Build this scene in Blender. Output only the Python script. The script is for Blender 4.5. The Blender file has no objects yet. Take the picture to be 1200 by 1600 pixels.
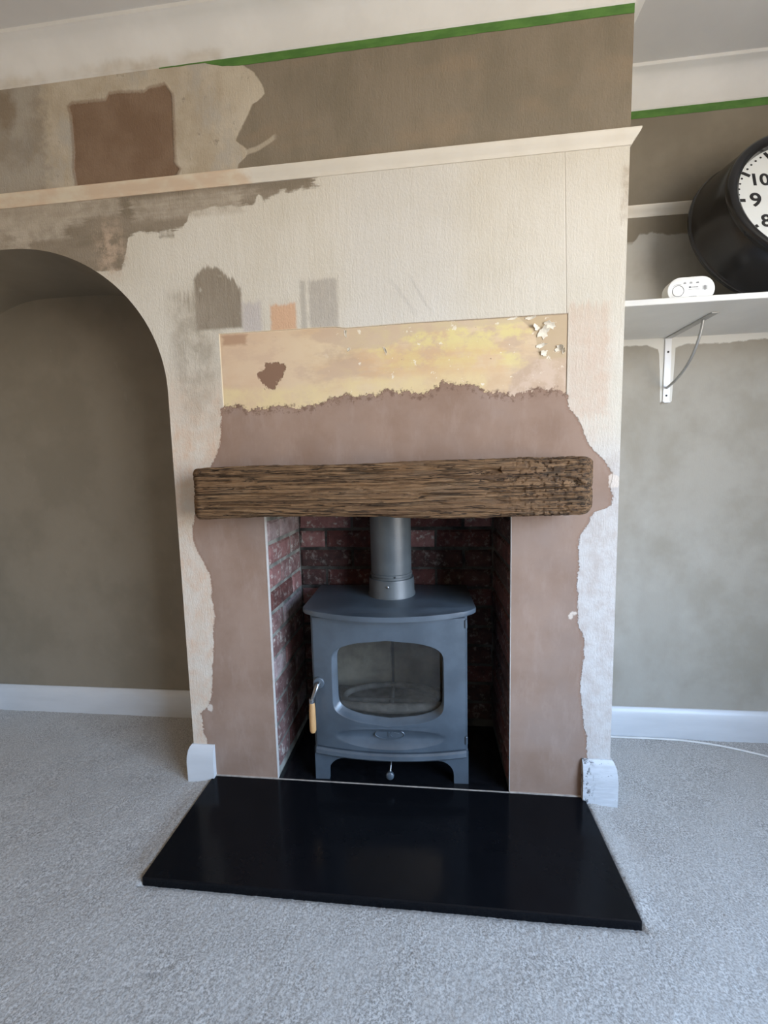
import bpy, bmesh, math, random
import numpy as np
from mathutils import Matrix, Vector

random.seed(7)
RNG = np.random.RandomState(11)
SC = bpy.context.scene
C = SC.collection

# ------------------------------------------------------------------ camera
FPX = 660.93                                     # focal length in pixels of the 1200x1600 frame
CAM = Vector((0.74164, -1.26494, 1.03678))
CR = Vector((0.99386, 0.108155, -0.023437))      # camera right, up, forward
CU = Vector((0.01229, 0.102601, 0.994647))
CF = Vector((-0.10998, 0.988825, -0.100641))
cd = bpy.data.cameras.new('camera')
cd.sensor_fit = 'VERTICAL'; cd.sensor_height = 36.0; cd.lens = FPX / 1600 * 36.0
cd.clip_start = 0.02; cd.clip_end = 100
cam = bpy.data.objects.new('camera', cd); C.objects.link(cam)
m = Matrix((CR, CU, -CF)).transposed().to_4x4(); m.translation = CAM
cam.matrix_world = m
SC.camera = cam

# ------------------------------------------------------------------ world: blue-white sky above, sunlit ground below
wd = bpy.data.worlds.new('sky'); SC.world = wd; wd.use_nodes = True
wt = wd.node_tree; wt.nodes.clear()
wo = wt.nodes.new('ShaderNodeOutputWorld'); wb = wt.nodes.new('ShaderNodeBackground')
tc = wt.nodes.new('ShaderNodeTexCoord'); sp = wt.nodes.new('ShaderNodeSeparateXYZ')
rp = wt.nodes.new('ShaderNodeValToRGB'); mr = wt.nodes.new('ShaderNodeMapRange')
mr.inputs['From Min'].default_value = -1; mr.inputs['From Max'].default_value = 1
wt.links.new(tc.outputs['Generated'], sp.inputs[0]); wt.links.new(sp.outputs[2], mr.inputs['Value'])
wt.links.new(mr.outputs[0], rp.inputs[0]); wt.links.new(rp.outputs[0], wb.inputs[0]); wt.links.new(wb.outputs[0], wo.inputs[0])
cr = rp.color_ramp
cr.elements[0].position = 0.0; cr.elements[0].color = (0.50, 0.44, 0.36, 1)
cr.elements[1].position = 1.0; cr.elements[1].color = (0.42, 0.70, 1.20, 1)
for pos, col in ((0.47, (0.58, 0.51, 0.42, 1)), (0.52, (0.98, 1.02, 1.08, 1)), (0.66, (0.62, 0.88, 1.26, 1))):
    e = cr.elements.new(pos); e.color = col
wb.inputs[1].default_value = 7.0

# daylight enters through the window in the right wall; the portal only guides the sampling of the sky
WX, WY0, WY1, WZ0, WZ1 = 2.5, -2.95, -0.75, 0.42, 2.12
pl = bpy.data.lights.new('window_portal', 'AREA'); pl.shape = 'RECTANGLE'
pl.size = WY1 - WY0; pl.size_y = WZ1 - WZ0; pl.cycles.is_portal = True
po = bpy.data.objects.new('window_portal', pl); C.objects.link(po)
po.location = (WX + 0.14, (WY0 + WY1) / 2, (WZ0 + WZ1) / 2)
po.rotation_euler = (math.pi / 2, 0, math.pi / 2)

vs = SC.view_settings
vs.view_transform = 'Standard'; vs.look = 'None'; vs.gamma = 1.0; vs.use_curve_mapping = False
vs.exposure = 1.34
SC.cycles.max_bounces = 10; SC.cycles.diffuse_bounces = 6; SC.cycles.sample_clamp_indirect = 8

# ------------------------------------------------------------------ helpers
def lin(r, g, b):
    f = lambda c: (c / 255 / 12.92) if c / 255 <= 0.04045 else ((c / 255 + 0.055) / 1.055) ** 2.4
    return (f(r), f(g), f(b), 1.0)

def ray(px, py):
    return CF + CR * ((px - 600) / FPX) - CU * ((py - 800) / FPX)

def PW(px, py, y=0.0):
    """photo pixel -> (x, z) on the wall plane at depth y"""
    d = ray(px, py); t = (y - CAM.y) / d.y
    return CAM.x + d.x * t, CAM.z + d.z * t

def tag(o, label, cat, group=None):
    o['label'] = label; o['category'] = cat
    if group: o['group'] = group
    return o

def struct(o):
    o['kind'] = 'structure'; return o

def empty(name, loc=(0, 0, 0), rot=(0, 0, 0)):
    o = bpy.data.objects.new(name, None); C.objects.link(o)
    o.location = loc; o.rotation_euler = rot; o.empty_display_size = 0.05
    return o

def link(name, me, mat, parent=None, smooth=None):
    o = bpy.data.objects.new(name, me); C.objects.link(o)
    if mat is not None and not me.materials: me.materials.append(mat)
    if parent is not None: o.parent = parent
    if smooth is not None:
        for p in me.polygons: p.use_smooth = True
        if smooth < 3.1:
            me.set_sharp_from_angle(angle=smooth)
    return o

def mesh(name, vs_, fs, mat, parent=None, smooth=None, recalc=True):
    me = bpy.data.meshes.new(name); me.from_pydata([tuple(v) for v in vs_], [], fs); me.update()
    if recalc:
        bm = bmesh.new(); bm.from_mesh(me); bmesh.ops.recalc_face_normals(bm, faces=bm.faces[:]); bm.to_mesh(me); bm.free()
    return link(name, me, mat, parent, smooth)

def bmobj(name, bm, mat, parent=None, smooth=None):
    bmesh.ops.recalc_face_normals(bm, faces=bm.faces[:])
    me = bpy.data.meshes.new(name); bm.to_mesh(me); bm.free()
    return link(name, me, mat, parent, smooth)

def add_box(bm, x0, x1, y0, y1, z0, z1, bev=0.0, seg=2):
    r = bmesh.ops.create_cube(bm, size=1.0)
    vs_ = r['verts']
    for v in vs_:
        v.co = Vector((x0 if v.co.x < 0 else x1, y0 if v.co.y < 0 else y1, z0 if v.co.z < 0 else z1))
    if bev > 0:
        es = {e for v in vs_ for e in v.link_edges}
        bmesh.ops.bevel(bm, geom=list(es), offset=bev, segments=seg, affect='EDGES', profile=0.5)

def boxo(name, x0, x1, y0, y1, z0, z1, mat, parent=None, bev=0.0, seg=2):
    bm = bmesh.new(); add_box(bm, x0, x1, y0, y1, z0, z1, bev, seg)
    return bmobj(name, bm, mat, parent, None)

def add_tube(bm, pts, rad, seg=10, cap=True):
    """tube along points; rad a number or list"""
    pts = [Vector(p) for p in pts]; n = len(pts)
    rad = rad if isinstance(rad, (list, tuple)) else [rad] * n
    rings = []; prev = None
    for i, p in enumerate(pts):
        t = (pts[min(i + 1, n - 1)] - pts[max(i - 1, 0)]).normalized()
        if prev is None:
            a = t.orthogonal().normalized()
        else:
            a = (prev - t * prev.dot(t)).normalized()
        prev = a; b = t.cross(a)
        rings.append([bm.verts.new(p + (a * math.cos(2 * math.pi * k / seg) + b * math.sin(2 * math.pi * k / seg)) * rad[i]) for k in range(seg)])
    for i in range(n - 1):
        for k in range(seg):
            bm.faces.new((rings[i][k], rings[i][(k + 1) % seg], rings[i + 1][(k + 1) % seg], rings[i + 1][k]))
    if cap:
        bm.faces.new(rings[0][::-1]); bm.faces.new(rings[-1])

def add_lathe(bm, prof, seg=48, axis='Z', c=(0, 0, 0), cap=True):
    """prof: (radius, height) pairs; revolved about an axis ('Z' up, 'Y' towards -y)"""
    rings = []
    for r, h in prof:
        ring = []
        for k in range(seg):
            a = 2 * math.pi * k / seg
            if axis == 'Z': co = (r * math.cos(a), r * math.sin(a), h)
            else: co = (r * math.cos(a), -h, r * math.sin(a))
            ring.append(bm.verts.new(Vector(co) + Vector(c)))
        rings.append(ring)
    for i in range(len(rings) - 1):
        for k in range(seg):
            bm.faces.new((rings[i][k], rings[i][(k + 1) % seg], rings[i + 1][(k + 1) % seg], rings[i + 1][k]))
    bm.faces.new(rings[0][::-1])
    if cap: bm.faces.new(rings[-1])

def add_prism(bm, outline, y0, y1):
    """outline of (x, z) extruded in y"""
    a = [bm.verts.new((x, y0, z)) for x, z in outline]; b = [bm.verts.new((x, y1, z)) for x, z in outline]
    n = len(outline)
    bm.faces.new(a); bm.faces.new(b[::-1])
    for i in range(n):
        bm.faces.new((a[i], b[i], b[(i + 1) % n], a[(i + 1) % n]))

def sweep(bm, path, prof):
    """profile of (out, z) swept along a path of (x, y); out is to the right of travel; mitred"""
    n = len(path); P = [Vector((x, y, 0)) for x, y in path]
    rings = []
    for i in range(n):
        ns = []
        if i > 0: d = (P[i] - P[i - 1]).normalized(); ns.append(Vector((d.y, -d.x, 0)))
        if i < n - 1: d = (P[i + 1] - P[i]).normalized(); ns.append(Vector((d.y, -d.x, 0)))
        if len(ns) == 2:
            mm = ns[0] + ns[1]; mm = mm / mm.dot(ns[0])
        else: mm = ns[0]
        rings.append([bm.verts.new(P[i] + mm * o + Vector((0, 0, z))) for o, z in prof])
    k = len(prof)
    for i in range(n - 1):
        for j in range(k):
            bm.faces.new((rings[i][j], rings[i][(j + 1) % k], rings[i + 1][(j + 1) % k], rings[i + 1][j]))
    bm.faces.new(rings[0]); bm.faces.new(rings[-1][::-1])

def hash2(ix, iy, seed):
    h = (ix.astype(np.int64) * 374761393 + iy.astype(np.int64) * 668265263 + seed * 974711) & 0x7fffffff
    h = ((h ^ (h >> 13)) * 1274126177) & 0x7fffffff
    return ((h ^ (h >> 16)) & 0xffff) / 65535.0

def vnoise(x, y, seed=0):
    ix = np.floor(x); iy = np.floor(y); fx = x - ix; fy = y - iy
    fx = fx * fx * (3 - 2 * fx); fy = fy * fy * (3 - 2 * fy)
    a = hash2(ix, iy, seed); b = hash2(ix + 1, iy, seed); c = hash2(ix, iy + 1, seed); d = hash2(ix + 1, iy + 1, seed)
    return a + (b - a) * fx + (c - a) * fy + (a - b - c + d) * fx * fy

# ------------------------------------------------------------------ node helper
class NT:
    def __init__(s, name):
        s.mat = bpy.data.materials.new(name); s.mat.use_nodes = True
        s.t = s.mat.node_tree; s.t.nodes.clear()
        s.out = s.t.nodes.new('ShaderNodeOutputMaterial')
        s.b = s.t.nodes.new('ShaderNodeBsdfPrincipled'); s.t.links.new(s.b.outputs[0], s.out.inputs[0])
        s.tc = s.t.nodes.new('ShaderNodeTexCoord'); s.P = s.tc.outputs['Object']
        q = s.t.nodes.new('ShaderNodeSeparateXYZ'); s.t.links.new(s.P, q.inputs[0]); s.X, s.Y, s.Z = q.outputs
    def put(s, sock, v):
        if isinstance(v, bpy.types.NodeSocket): s.t.links.new(v, sock)
        else: sock.default_value = v
    def m(s, op, a, b=None, c=None, clamp=False):
        n = s.t.nodes.new('ShaderNodeMath'); n.operation = op; n.use_clamp = clamp
        s.put(n.inputs[0], a)
        if b is not None: s.put(n.inputs[1], b)
        if c is not None: s.put(n.inputs[2], c)
        return n.outputs[0]
    def add(s, a, b): return s.m('ADD', a, b)
    def sub(s, a, b): return s.m('SUBTRACT', a, b)
    def mul(s, a, b): return s.m('MULTIPLY', a, b)
    def mn(s, *a):
        r = a[0]
        for q in a[1:]: r = s.m('MINIMUM', r, q)
        return r
    def mx(s, *a):
        r = a[0]
        for q in a[1:]: r = s.m('MAXIMUM', r, q)
        return r
    def vec(s, x, y, z):
        n = s.t.nodes.new('ShaderNodeCombineXYZ')
        for i, v in enumerate((x, y, z)): s.put(n.inputs[i], v)
        return n.outputs[0]
    def noise(s, scale, detail=3.0, rough=0.55, v=None, dist=0.0):
        n = s.t.nodes.new('ShaderNodeTexNoise')
        s.t.links.new(v if v is not None else s.P, n.inputs['Vector'])
        n.inputs['Scale'].default_value = scale; n.inputs['Detail'].default_value = detail
        n.inputs['Roughness'].default_value = rough; n.inputs['Distortion'].default_value = dist
        return n.outputs['Fac']
    def stretch(s, sx, sy, sz, off=0.0):
        n = s.t.nodes.new('ShaderNodeMapping'); s.t.links.new(s.P, n.inputs[0])
        n.inputs['Scale'].default_value = (sx, sy, sz); n.inputs['Location'].default_value = (off, off * .7, off * 1.3)
        return n.outputs[0]
    def step(s, e, w, lo=0.0, hi=1.0):
        n = s.t.nodes.new('ShaderNodeMapRange'); n.interpolation_type = 'SMOOTHSTEP'
        s.put(n.inputs['Value'], e); n.inputs['From Min'].default_value = -w; n.inputs['From Max'].default_value = w
        n.inputs['To Min'].default_value = lo; n.inputs['To Max'].default_value = hi
        return n.outputs[0]
    def rng(s, v, a, b, lo=0.0, hi=1.0):
        n = s.t.nodes.new('ShaderNodeMapRange'); n.interpolation_type = 'SMOOTHSTEP'
        s.put(n.inputs['Value'], v); n.inputs['From Min'].default_value = a; n.inputs['From Max'].default_value = b
        n.inputs['To Min'].default_value = lo; n.inputs['To Max'].default_value = hi
        return n.outputs[0]
    def mix(s, f, a, b, mode='MIX'):
        n = s.t.nodes.new('ShaderNodeMix'); n.data_type = 'RGBA'; n.blend_type = mode
        s.put(n.inputs[0], f); s.put(n.inputs[6], a); s.put(n.inputs[7], b)
        return n.outputs[2]
    def curve(s, v, pts):
        """piecewise-linear function through (in, out) pairs"""
        pts = sorted(pts); a, b = pts[0][0], pts[-1][0]
        os_ = [p[1] for p in pts]; lo, hi = min(os_), max(os_)
        if hi - lo < 1e-6: hi = lo + 1e-6
        u = s.m('DIVIDE', s.sub(v, a), b - a, clamp=True)
        n = s.t.nodes.new('ShaderNodeFloatCurve'); cu = n.mapping.curves[0]
        q = [((x - a) / (b - a), (y - lo) / (hi - lo)) for x, y in pts]
        cu.points[0].location = q[0]; cu.points[1].location = q[-1]
        for x, y in q[1:-1]: cu.points.new(x, y)
        for p in cu.points: p.handle_type = 'VECTOR'
        n.mapping.update()
        s.t.links.new(u, n.inputs['Value'])
        return s.m('MULTIPLY_ADD', n.outputs[0], hi - lo, lo)
    def bump(s, h, dist=0.001, strength=1.0, normal=None):
        n = s.t.nodes.new('ShaderNodeBump'); s.put(n.inputs['Height'], h)
        n.inputs['Distance'].default_value = dist; n.inputs['Strength'].default_value = strength
        if normal is not None: s.t.links.new(normal, n.inputs['Normal'])
        return n.outputs[0]
    def set(s, col=None, rough=None, normal=None, **kw):
        if col is not None: s.put(s.b.inputs['Base Color'], col)
        if rough is not None: s.put(s.b.inputs['Roughness'], rough)
        if normal is not None: s.t.links.new(normal, s.b.inputs['Normal'])
        for k, v in kw.items(): s.put(s.b.inputs[k.replace('_', ' ')], v)
        return s.mat

def simple(name, c, rough=0.5, var=0.06, scale=12.0, bump=0.0, bscale=150.0, stretch=None, **kw):
    n = NT(name)
    v = n.stretch(*stretch) if stretch else None
    f = n.noise(scale, 4, 0.6, v)
    dark = tuple(x * (1 - var * 2) for x in c[:3]) + (1,); lite = tuple(min(1, x * (1 + var * 2)) for x in c[:3]) + (1,)
    col = n.mix(n.rng(f, .3, .7), dark, lite)
    nm = n.bump(n.noise(bscale, 3, .6, v), 0.001, bump) if bump else None
    return n.set(col, rough, nm, **kw)

# ------------------------------------------------------------------ key dimensions (metres)
XR = 1.2727                       # right corner of the chimney breast
XO0, XO1, ZO = 0.225, 0.976, 0.93 # fireplace opening
DO = 0.34                         # opening depth
YB = 0.353                        # back wall of the alcoves
XJ, ACX, ACZ, AA, AB = -0.065, -0.56, 1.29, 0.495, 0.458   # arch
ACX2 = -0.776                     # the crown runs level between the two quarter ellipses
XJ0 = ACX2 - AA
ZT = 2.1995                       # underside of the coving
ZC = 2.295                        # ceiling
XL, XRW, YR = -1.9, 2.5, -5.6     # room extents
HT = 0.02                         # hearth top

# ------------------------------------------------------------------ materials for the setting
def wall_front_material():
    n = NT('painted_chimney_breast')
    X, Z = n.X, n.Z
    wob = n.sub(n.noise(38, 4, .6), .5); wob2 = n.sub(n.noise(150, 3, .6), .5); big = n.noise(5, 3, .5)
    def zc(pts):                       # x as a function of z
        return n.curve(Z, [(PW(*p)[1], PW(*p)[0]) for p in pts])
    def xc(pts):                       # z as a function of x
        return n.curve(X, [PW(*p) for p in pts])
    streak_v = n.sub(n.noise(1, 5, .72, n.stretch(75, 1, 5)), .5)
    streak_h = n.sub(n.noise(1, 5, .72, n.stretch(5, 1, 75)), .5)
    def boxd(p0, p1):                  # signed distance to the rectangle between two photo pixels
        x0, z1 = PW(*p0); x1, z0 = PW(*p1)
        return n.mn(n.sub(X, x0), n.sub(x1, X)), n.mn(n.sub(Z, z0), n.sub(z1, Z))
    def brush(p0, p1, vert=True, ragged=.03, soft=.004, cover=1.0):
        dx, dz = boxd(p0, p1)
        st = streak_v if vert else streak_h
        if vert: e = n.mn(n.add(dx, n.mul(wob, .012)), n.add(dz, n.mul(st, ragged)))
        else: e = n.mn(n.add(dx, n.mul(st, ragged)), n.add(dz, n.mul(wob, .012)))
        k = n.step(e, soft)
        if cover < 1: k = n.mul(k, n.rng(n.add(st, wob), -.25, .25, max(0, 2 * cover - 1), 1.0))
        return k
    def ell(p, rx, rz, rag=.02, soft=.004):
        x0, z0 = PW(*p)
        ax = n.m('DIVIDE', n.sub(X, x0), rx); az = n.m('DIVIDE', n.sub(Z, z0), rz)
        r = n.m('SQRT', n.add(n.mul(ax, ax), n.mul(az, az)))
        return n.step(n.add(n.mul(n.sub(1.0, r), min(rx, rz)), n.mul(wob, rag)), soft)
    # --- base: old embossed cream wallpaper
    cream = n.mix(n.rng(big, .3, .7), (.585, .54, .45, 1), (.64, .60, .52, 1))
    cream = n.mix(n.mul(n.rng(streak_v, -.3, .3), .35), cream, (.70, .67, .60, 1))
    col = cream
    TAUPE = (.240, .200, .148, 1); GREY = (.40, .355, .29, 1)
    # cooler washed patch in the middle
    col = n.mix(n.mul(n.step(n.mn(*boxd((535, 250), (720, 515))), .07), .35), col, (.60, .59, .57, 1))
    # peach undercoat on the left pier, chalky white on the right pier
    xs, zs = PW(345, 640)
    pier = n.mul(n.step(n.sub(.12, X), .03), n.step(n.sub(1.30, Z), .12))
    col = n.mix(n.mul(pier, n.rng(n.add(wob, streak_v), -.2, .3, .4, 1.0)), col, (.62, .455, .335, 1))
    pierw = n.mul(pier, n.rng(n.add(n.noise(9, 4, .6), n.mul(streak_v, .3)), .45, .62))
    col = n.mix(n.mul(pierw, .6), col, (.66, .61, .53, 1))
    rp_ = n.mul(n.step(n.sub(X, 1.12), .02), n.step(n.sub(1.08, Z), .10))
    col = n.mix(n.mul(rp_, .85), col, n.mix(n.rng(n.noise(26, 4, .7), .3, .66), (.45, .395, .365, 1), (.55, .53, .515, 1)))
    # pink scuffed brush strip right of the bare panel
    k = brush((888, 478), (948, 650), True, .10, .012, .8)
    col = n.mix(n.mul(k, .55), col, (.55, .40, .30, 1))
    k = brush((905, 520), (955, 690), True, .08, .02, .6)
    col = n.mix(n.mul(k, .35), col, (.58, .44, .34, 1))
    # --- taupe paint above the rail
    up = n.step(n.sub(Z, 1.880), .002)
    tp = n.mix(n.rng(n.noise(6, 4, .6, n.stretch(1.4, 1, .7)), .35, .65), (.200, .168, .122, 1), TAUPE)
    tp = n.mix(n.mul(n.rng(n.noise(1, 3, .6, n.stretch(4, 1, 9, 3.1)), .5, .7), .5), tp, (.275, .210, .142, 1))
    col = n.mix(up, col, tp)
    # filler skimmed over the left end of that band
    edge = zc([(360, 90), (372, 97), (396, 113), (412, 138), (412, 147), (402, 158), (394, 163), (388, 178), (374, 205), (368, 220), (384, 232), (384, 245), (372, 256), (370, 270)])
    fil = n.mul(n.step(n.add(n.sub(edge, X), n.mul(wob, .012)), .004), up)
    fcol = n.mix(n.rng(n.noise(7, 4, .65), .35, .65), (.42, .355, .265, 1), (.53, .47, .375, 1))
    fcol = n.mix(n.rng(n.noise(11, 4, .6, n.stretch(1, 1, .5, 2.0)), .5, .7), fcol, (.43, .395, .34, 1))
    col = n.mix(fil, col, fcol)
    col = n.mix(n.mul(fil, n.mul(brush((345, 110), (408, 158), False, .04, .015), .6)), col, (.53, .47, .37, 1))
    col = n.mix(n.mul(fil, n.mul(n.rng(n.noise(24, 4, .7), .60, .72), .7)), col, (.20, .175, .14, 1))
    # thin swoosh of filler
    sw = xc([(380, 240), (390, 236), (400, 233), (412, 226), (420, 221), (429, 214)])
    k = n.mul(n.step(n.sub(.007, n.m('ABSOLUTE', n.add(n.sub(Z, sw), n.mul(wob, .006)))), .003), n.step(n.mn(n.sub(X, PW(378, 240)[0]), n.sub(PW(430, 214)[0], X)), .008))
    col = n.mix(n.mul(k, .8), col, (.46, .40, .31, 1))
    # old grey-brown paint at the far left of the band
    k = n.mul(up, n.step(n.add(n.sub(PW(72, 220)[0], X), n.mul(wob, .10)), .03))
    col = n.mix(n.mul(k, .75), col, n.mix(n.rng(n.noise(9, 4, .6), .4, .6), (.25, .215, .17, 1), (.33, .30, .255, 1)))
    k = n.mul(up, ell((8, 172), .035, .05, .05, .02)); col = n.mix(n.mul(k, .7), col, (.20, .145, .09, 1))
    # square of bare brown plaster
    lft = zc([(108, 166), (112, 180), (115, 210), (117, 240), (116, 262), (121, 290)])
    rgt = zc([(262, 132), (268, 150), (270, 200), (272, 255), (280, 264), (274, 275)])
    top = xc([(105, 170), (112, 163), (165, 158), (170, 148), (185, 146), (225, 145), (232, 139), (258, 133), (270, 150)])
    e = n.mn(n.sub(X, lft), n.sub(rgt, X), n.sub(top, Z))
    e = n.add(e, n.mul(wob2, .008))
    br = n.mul(n.step(e, .003), up)
    rim = n.mul(n.mul(n.step(n.sub(.008, n.m('ABSOLUTE', e)), .004), up), .5)
    col = n.mix(rim, col, (.16, .09, .05, 1))
    bcol = n.mix(n.rng(n.noise(6, 4, .6), .35, .65), (.190, .122, .078, 1), (.235, .160, .108, 1))
    col = n.mix(br, col, bcol)
    # --- smears of taupe below the rail, over the arch
    below = n.step(n.sub(1.872, Z), .002)
    low = xc([(0, 420), (60, 420), (110, 415), (150, 424), (190, 420), (196, 398), (200, 372), (215, 361), (250, 362), (285, 356), (292, 345), (296, 332), (330, 325), (395, 321), (412, 312), (404, 305), (440, 300), (470, 296), (495, 290)])
    e = n.mn(n.add(n.sub(Z, low), n.add(n.mul(wob, .03), n.mul(streak_h, .035))), n.add(n.sub(PW(492, 290)[0], X), n.mul(streak_h, .20)))
    sm = n.mul(n.step(e, .005), below)
    stc = n.mix(n.rng(n.noise(8, 4, .6, n.stretch(.6, 1, 2.2)), .35, .65), (.215, .178, .130, 1), (.275, .230, .175, 1))
    col = n.mix(sm, col, stc)
    pale = n.mix(n.rng(n.noise(10, 4, .6), .4, .6), (.42, .365, .29, 1), (.49, .43, .35, 1))
    for p0, p1, c in (((-60, 327), (188, 336), .75), ((-60, 335), (130, 352), .7), ((20, 346), (108, 372), .9), ((-60, 350), (42, 390), .8), ((205, 312), (378, 331), .75), ((330, 300), (400, 312), .4)):
        col = n.mix(n.mul(n.mul(brush(p0, p1, False, .14, .010, .75), below), c), col, pale)
    k = n.mul(ell((172, 392), .045, .075, .06, .03), n.rng(n.noise(30, 4, .7), .38, .6))
    col = n.mix(n.mul(n.mul(k, below), .85), col, (.50, .385, .29, 1))
    col = n.mix(n.mul(ell((182, 414), .022, .010, .02, .006), .8), col, stc)
    col = n.mix(n.mul(brush((250, 362), (272, 371), False, .03, .004, .6), .7), col, stc)
    k = ell((215, 352), .07, .045, .05, .03); col = n.mix(n.mul(k, .0), col, pale)
    # --- tester strokes above the bare panel
    swc = n.mix(n.rng(streak_v, -.2, .25), (.245, .205, .155, 1), (.305, .262, .205, 1))
    tall = n.mn(n.sub(X, PW(305, 470)[0]), n.sub(PW(377, 470)[0], X), n.add(n.sub(xc([(300, 440), (310, 425), (326, 418), (342, 416), (350, 428), (362, 436), (377, 450)]), Z), n.mul(streak_v, .09)), n.sub(Z, PW(330, 515)[1]))
    col = n.mix(n.mul(n.step(n.add(tall, n.mul(wob, .008)), .006), n.rng(n.add(streak_v, wob), -.45, -.1, .35, 1)), col, swc)
    wash = n.mul(brush((266, 462), (352, 690), True, .16, .035, .85), n.curve(Z, [(PW(300, 700)[1], 0.0), (PW(300, 640)[1], .45), (PW(300, 560)[1], .8), (PW(300, 470)[1], .9)]))
    col = n.mix(n.mul(wash, n.rng(n.noise(16, 4, .6), .36, .6, .25, .95)), col, (.33, .285, .225, 1))
    col = n.mix(n.mul(brush((378, 474), (410, 520), True, .03, .010), .75), col, (.47, .43, .42, 1))
    col = n.mix(n.mul(brush((422, 477), (464, 520), True, .03, .006), .92), col, (.60, .375, .235, 1))
    col = n.mix(n.mul(brush((468, 438), (480, 520), True, .05, .006), .75), col, (.40, .37, .32, 1))
    col = n.mix(n.mul(brush((482, 438), (529, 520), True, .06, .006, .9), .85), col, (.395, .36, .315, 1))
    for p0, p1 in (((612, 440), (650, 490)), ((640, 432), (672, 486))):
        a, b = PW(*p0), PW(*p1)
        l = n.curve(X, [a, b]); k = n.mul(n.step(n.sub(.007, n.m('ABSOLUTE', n.sub(Z, l))), .008), n.step(n.mn(n.sub(X, a[0]), n.sub(b[0], X)), .02))
        col = n.mix(n.mul(k, .35), col, (.42, .40, .37, 1))
    below0 = n.step(n.sub(1.872, Z), .002)
    seam = n.mul(n.step(n.sub(.0012, n.m('ABSOLUTE', n.sub(X, n.curve(Z, [(1.4, 1.122), (1.9, 1.107)])))), .001), n.mul(below0, n.step(n.sub(Z, 1.45), .01)))
    col = n.mix(n.mul(seam, n.mul(below, .35)), col, (.42, .36, .28, 1))
    # brown scuff at the right corner
    k = n.mul(brush((974, 260), (990, 345), True, .05, .01, .55), below); col = n.mix(n.mul(k, .6), col, (.33, .25, .17, 1))
    # --- bare panel where the old mantel board was: yellowed paper, torn layers
    ptop = xc([(345, 522), (500, 512), (524, 511), (540, 513), (640, 505), (760, 498), (886, 490)])
    pan = n.mn(n.sub(X, PW(345, 560)[0]), n.sub(PW(886, 550)[0], X), n.add(n.sub(ptop, Z), n.mul(wob2, .003)), n.sub(Z, PW(600, 660)[1]))
    panm = n.step(pan, .0015)
    pc = n.mix(n.rng(n.noise(7, 5, .6, n.stretch(.7, 1, 1.3)), .36, .62), (.60, .43, .27, 1), (.68, .545, .37, 1))
    pk = n.rng(n.noise(9, 5, .65, n.stretch(.8, 1, 1.6, 5.5)), .48, .62)
    pc = n.mix(n.mul(pk, .75), pc, (.54, .40, .29, 1))
    left_p = n.rng(X, PW(470, 560)[0] - .12, PW(470, 560)[0] + .10, 1, 0)
    pc = n.mix(n.mul(left_p, .55), pc, (.62, .45, .32, 1))
    ylw = n.mul(n.rng(n.noise(10, 5, .65, n.stretch(.8, 1, 1.2, 9.0)), .44, .56), n.mul(n.step(n.sub(X, PW(560, 550)[0]), .08), n.step(n.add(n.sub(Z, PW(700, 575)[1]), n.mul(wob, .04)), .025)))
    pc = n.mix(n.mul(ylw, .85), pc, (.70, .61, .28, 1))
    ylb = n.mn(n.sub(n.curve(X, [PW(345, 607), PW(440, 607), PW(560, 592), PW(640, 585), PW(800, 572)]), Z), n.sub(PW(760, 590)[0], X))
    pc = n.mix(n.mul(n.step(n.add(ylb, n.mul(wob, .03)), .012), n.rng(n.noise(13, 5, .65), .35, .6, .2, .85)), pc, (.70, .57, .32, 1))
    # brownish stroke across
    k = brush((560, 548), (790, 582), False, .12, .02, .7); pc = n.mix(n.mul(k, .6), pc, (.64, .42, .23, 1))
    k = brush((510, 545), (560, 565), False, .04, .02, .6); pc = n.mix(n.mul(k, .5), pc, (.42, .30, .22, 1))
    # grey-pink top margin and right bottom corner
    k = n.mul(n.step(n.add(n.sub(Z, n.curve(X, [PW(500, 530), PW(540, 545), PW(600, 545), PW(640, 522), PW(760, 508), PW(886, 498)])), n.mul(wob, .02)), .006), n.step(n.sub(X, PW(525, 530)[0]), .03))
    pc = n.mix(n.mul(k, .7), pc, (.56, .44, .32, 1))
    k = n.mn(n.sub(X, n.curve(Z, [(PW(830, 630)[1], PW(790, 620)[0]), (PW(830, 585)[1], PW(800, 585)[0]), (PW(830, 560)[1], PW(843, 560)[0]), (PW(830, 500)[1], PW(852, 500)[0])])), 1.0)
    pc = n.mix(n.mul(n.step(n.add(k, n.mul(wob, .03)), .008), .85), pc, n.mix(n.rng(n.noise(22, 4, .6), .4, .6), (.50, .37, .27, 1), (.60, .47, .37, 1)))
    tan = n.mn(n.sub(X, n.curve(Z, [(PW(850, 555)[1], PW(842, 555)[0]), (PW(850, 530)[1], PW(838, 530)[0]), (PW(850, 512)[1], PW(830, 512)[0]), (PW(850, 495)[1], PW(812, 495)[0])])), n.sub(Z, PW(860, 560)[1]))
    pc = n.mix(n.mul(n.step(n.add(tan, n.mul(wob, .012)), .003), .9), pc, (.50, .385, .25, 1))
    # white paper scars
    k = n.rng(n.noise(34, 4, .7, n.stretch(1, 1, 1, 4.0)), .63, .68); k = n.mul(k, n.step(n.sub(X, PW(520, 550)[0]), .05))
    pc = n.mix(n.mul(k, .8), pc, (.80, .74, .62, 1))
    # brown knot of plaster and corner
    hole = n.mx(ell((421, 590), .032, .034, .055, .003), ell((428, 580), .036, .026, .06, .003))
    pc = n.mix(hole, pc, (.235, .140, .092, 1))
    pc = n.mix(n.mul(brush((347, 524), (385, 538), False, .05, .006), .8), pc, (.40, .25, .16, 1))
    dots = n.rng(n.noise(75, 2, .5), .735, .77); pc = n.mix(n.mul(dots, .8), pc, (.28, .17, .11, 1))
    col = n.mix(panm, col, pc)
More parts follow.
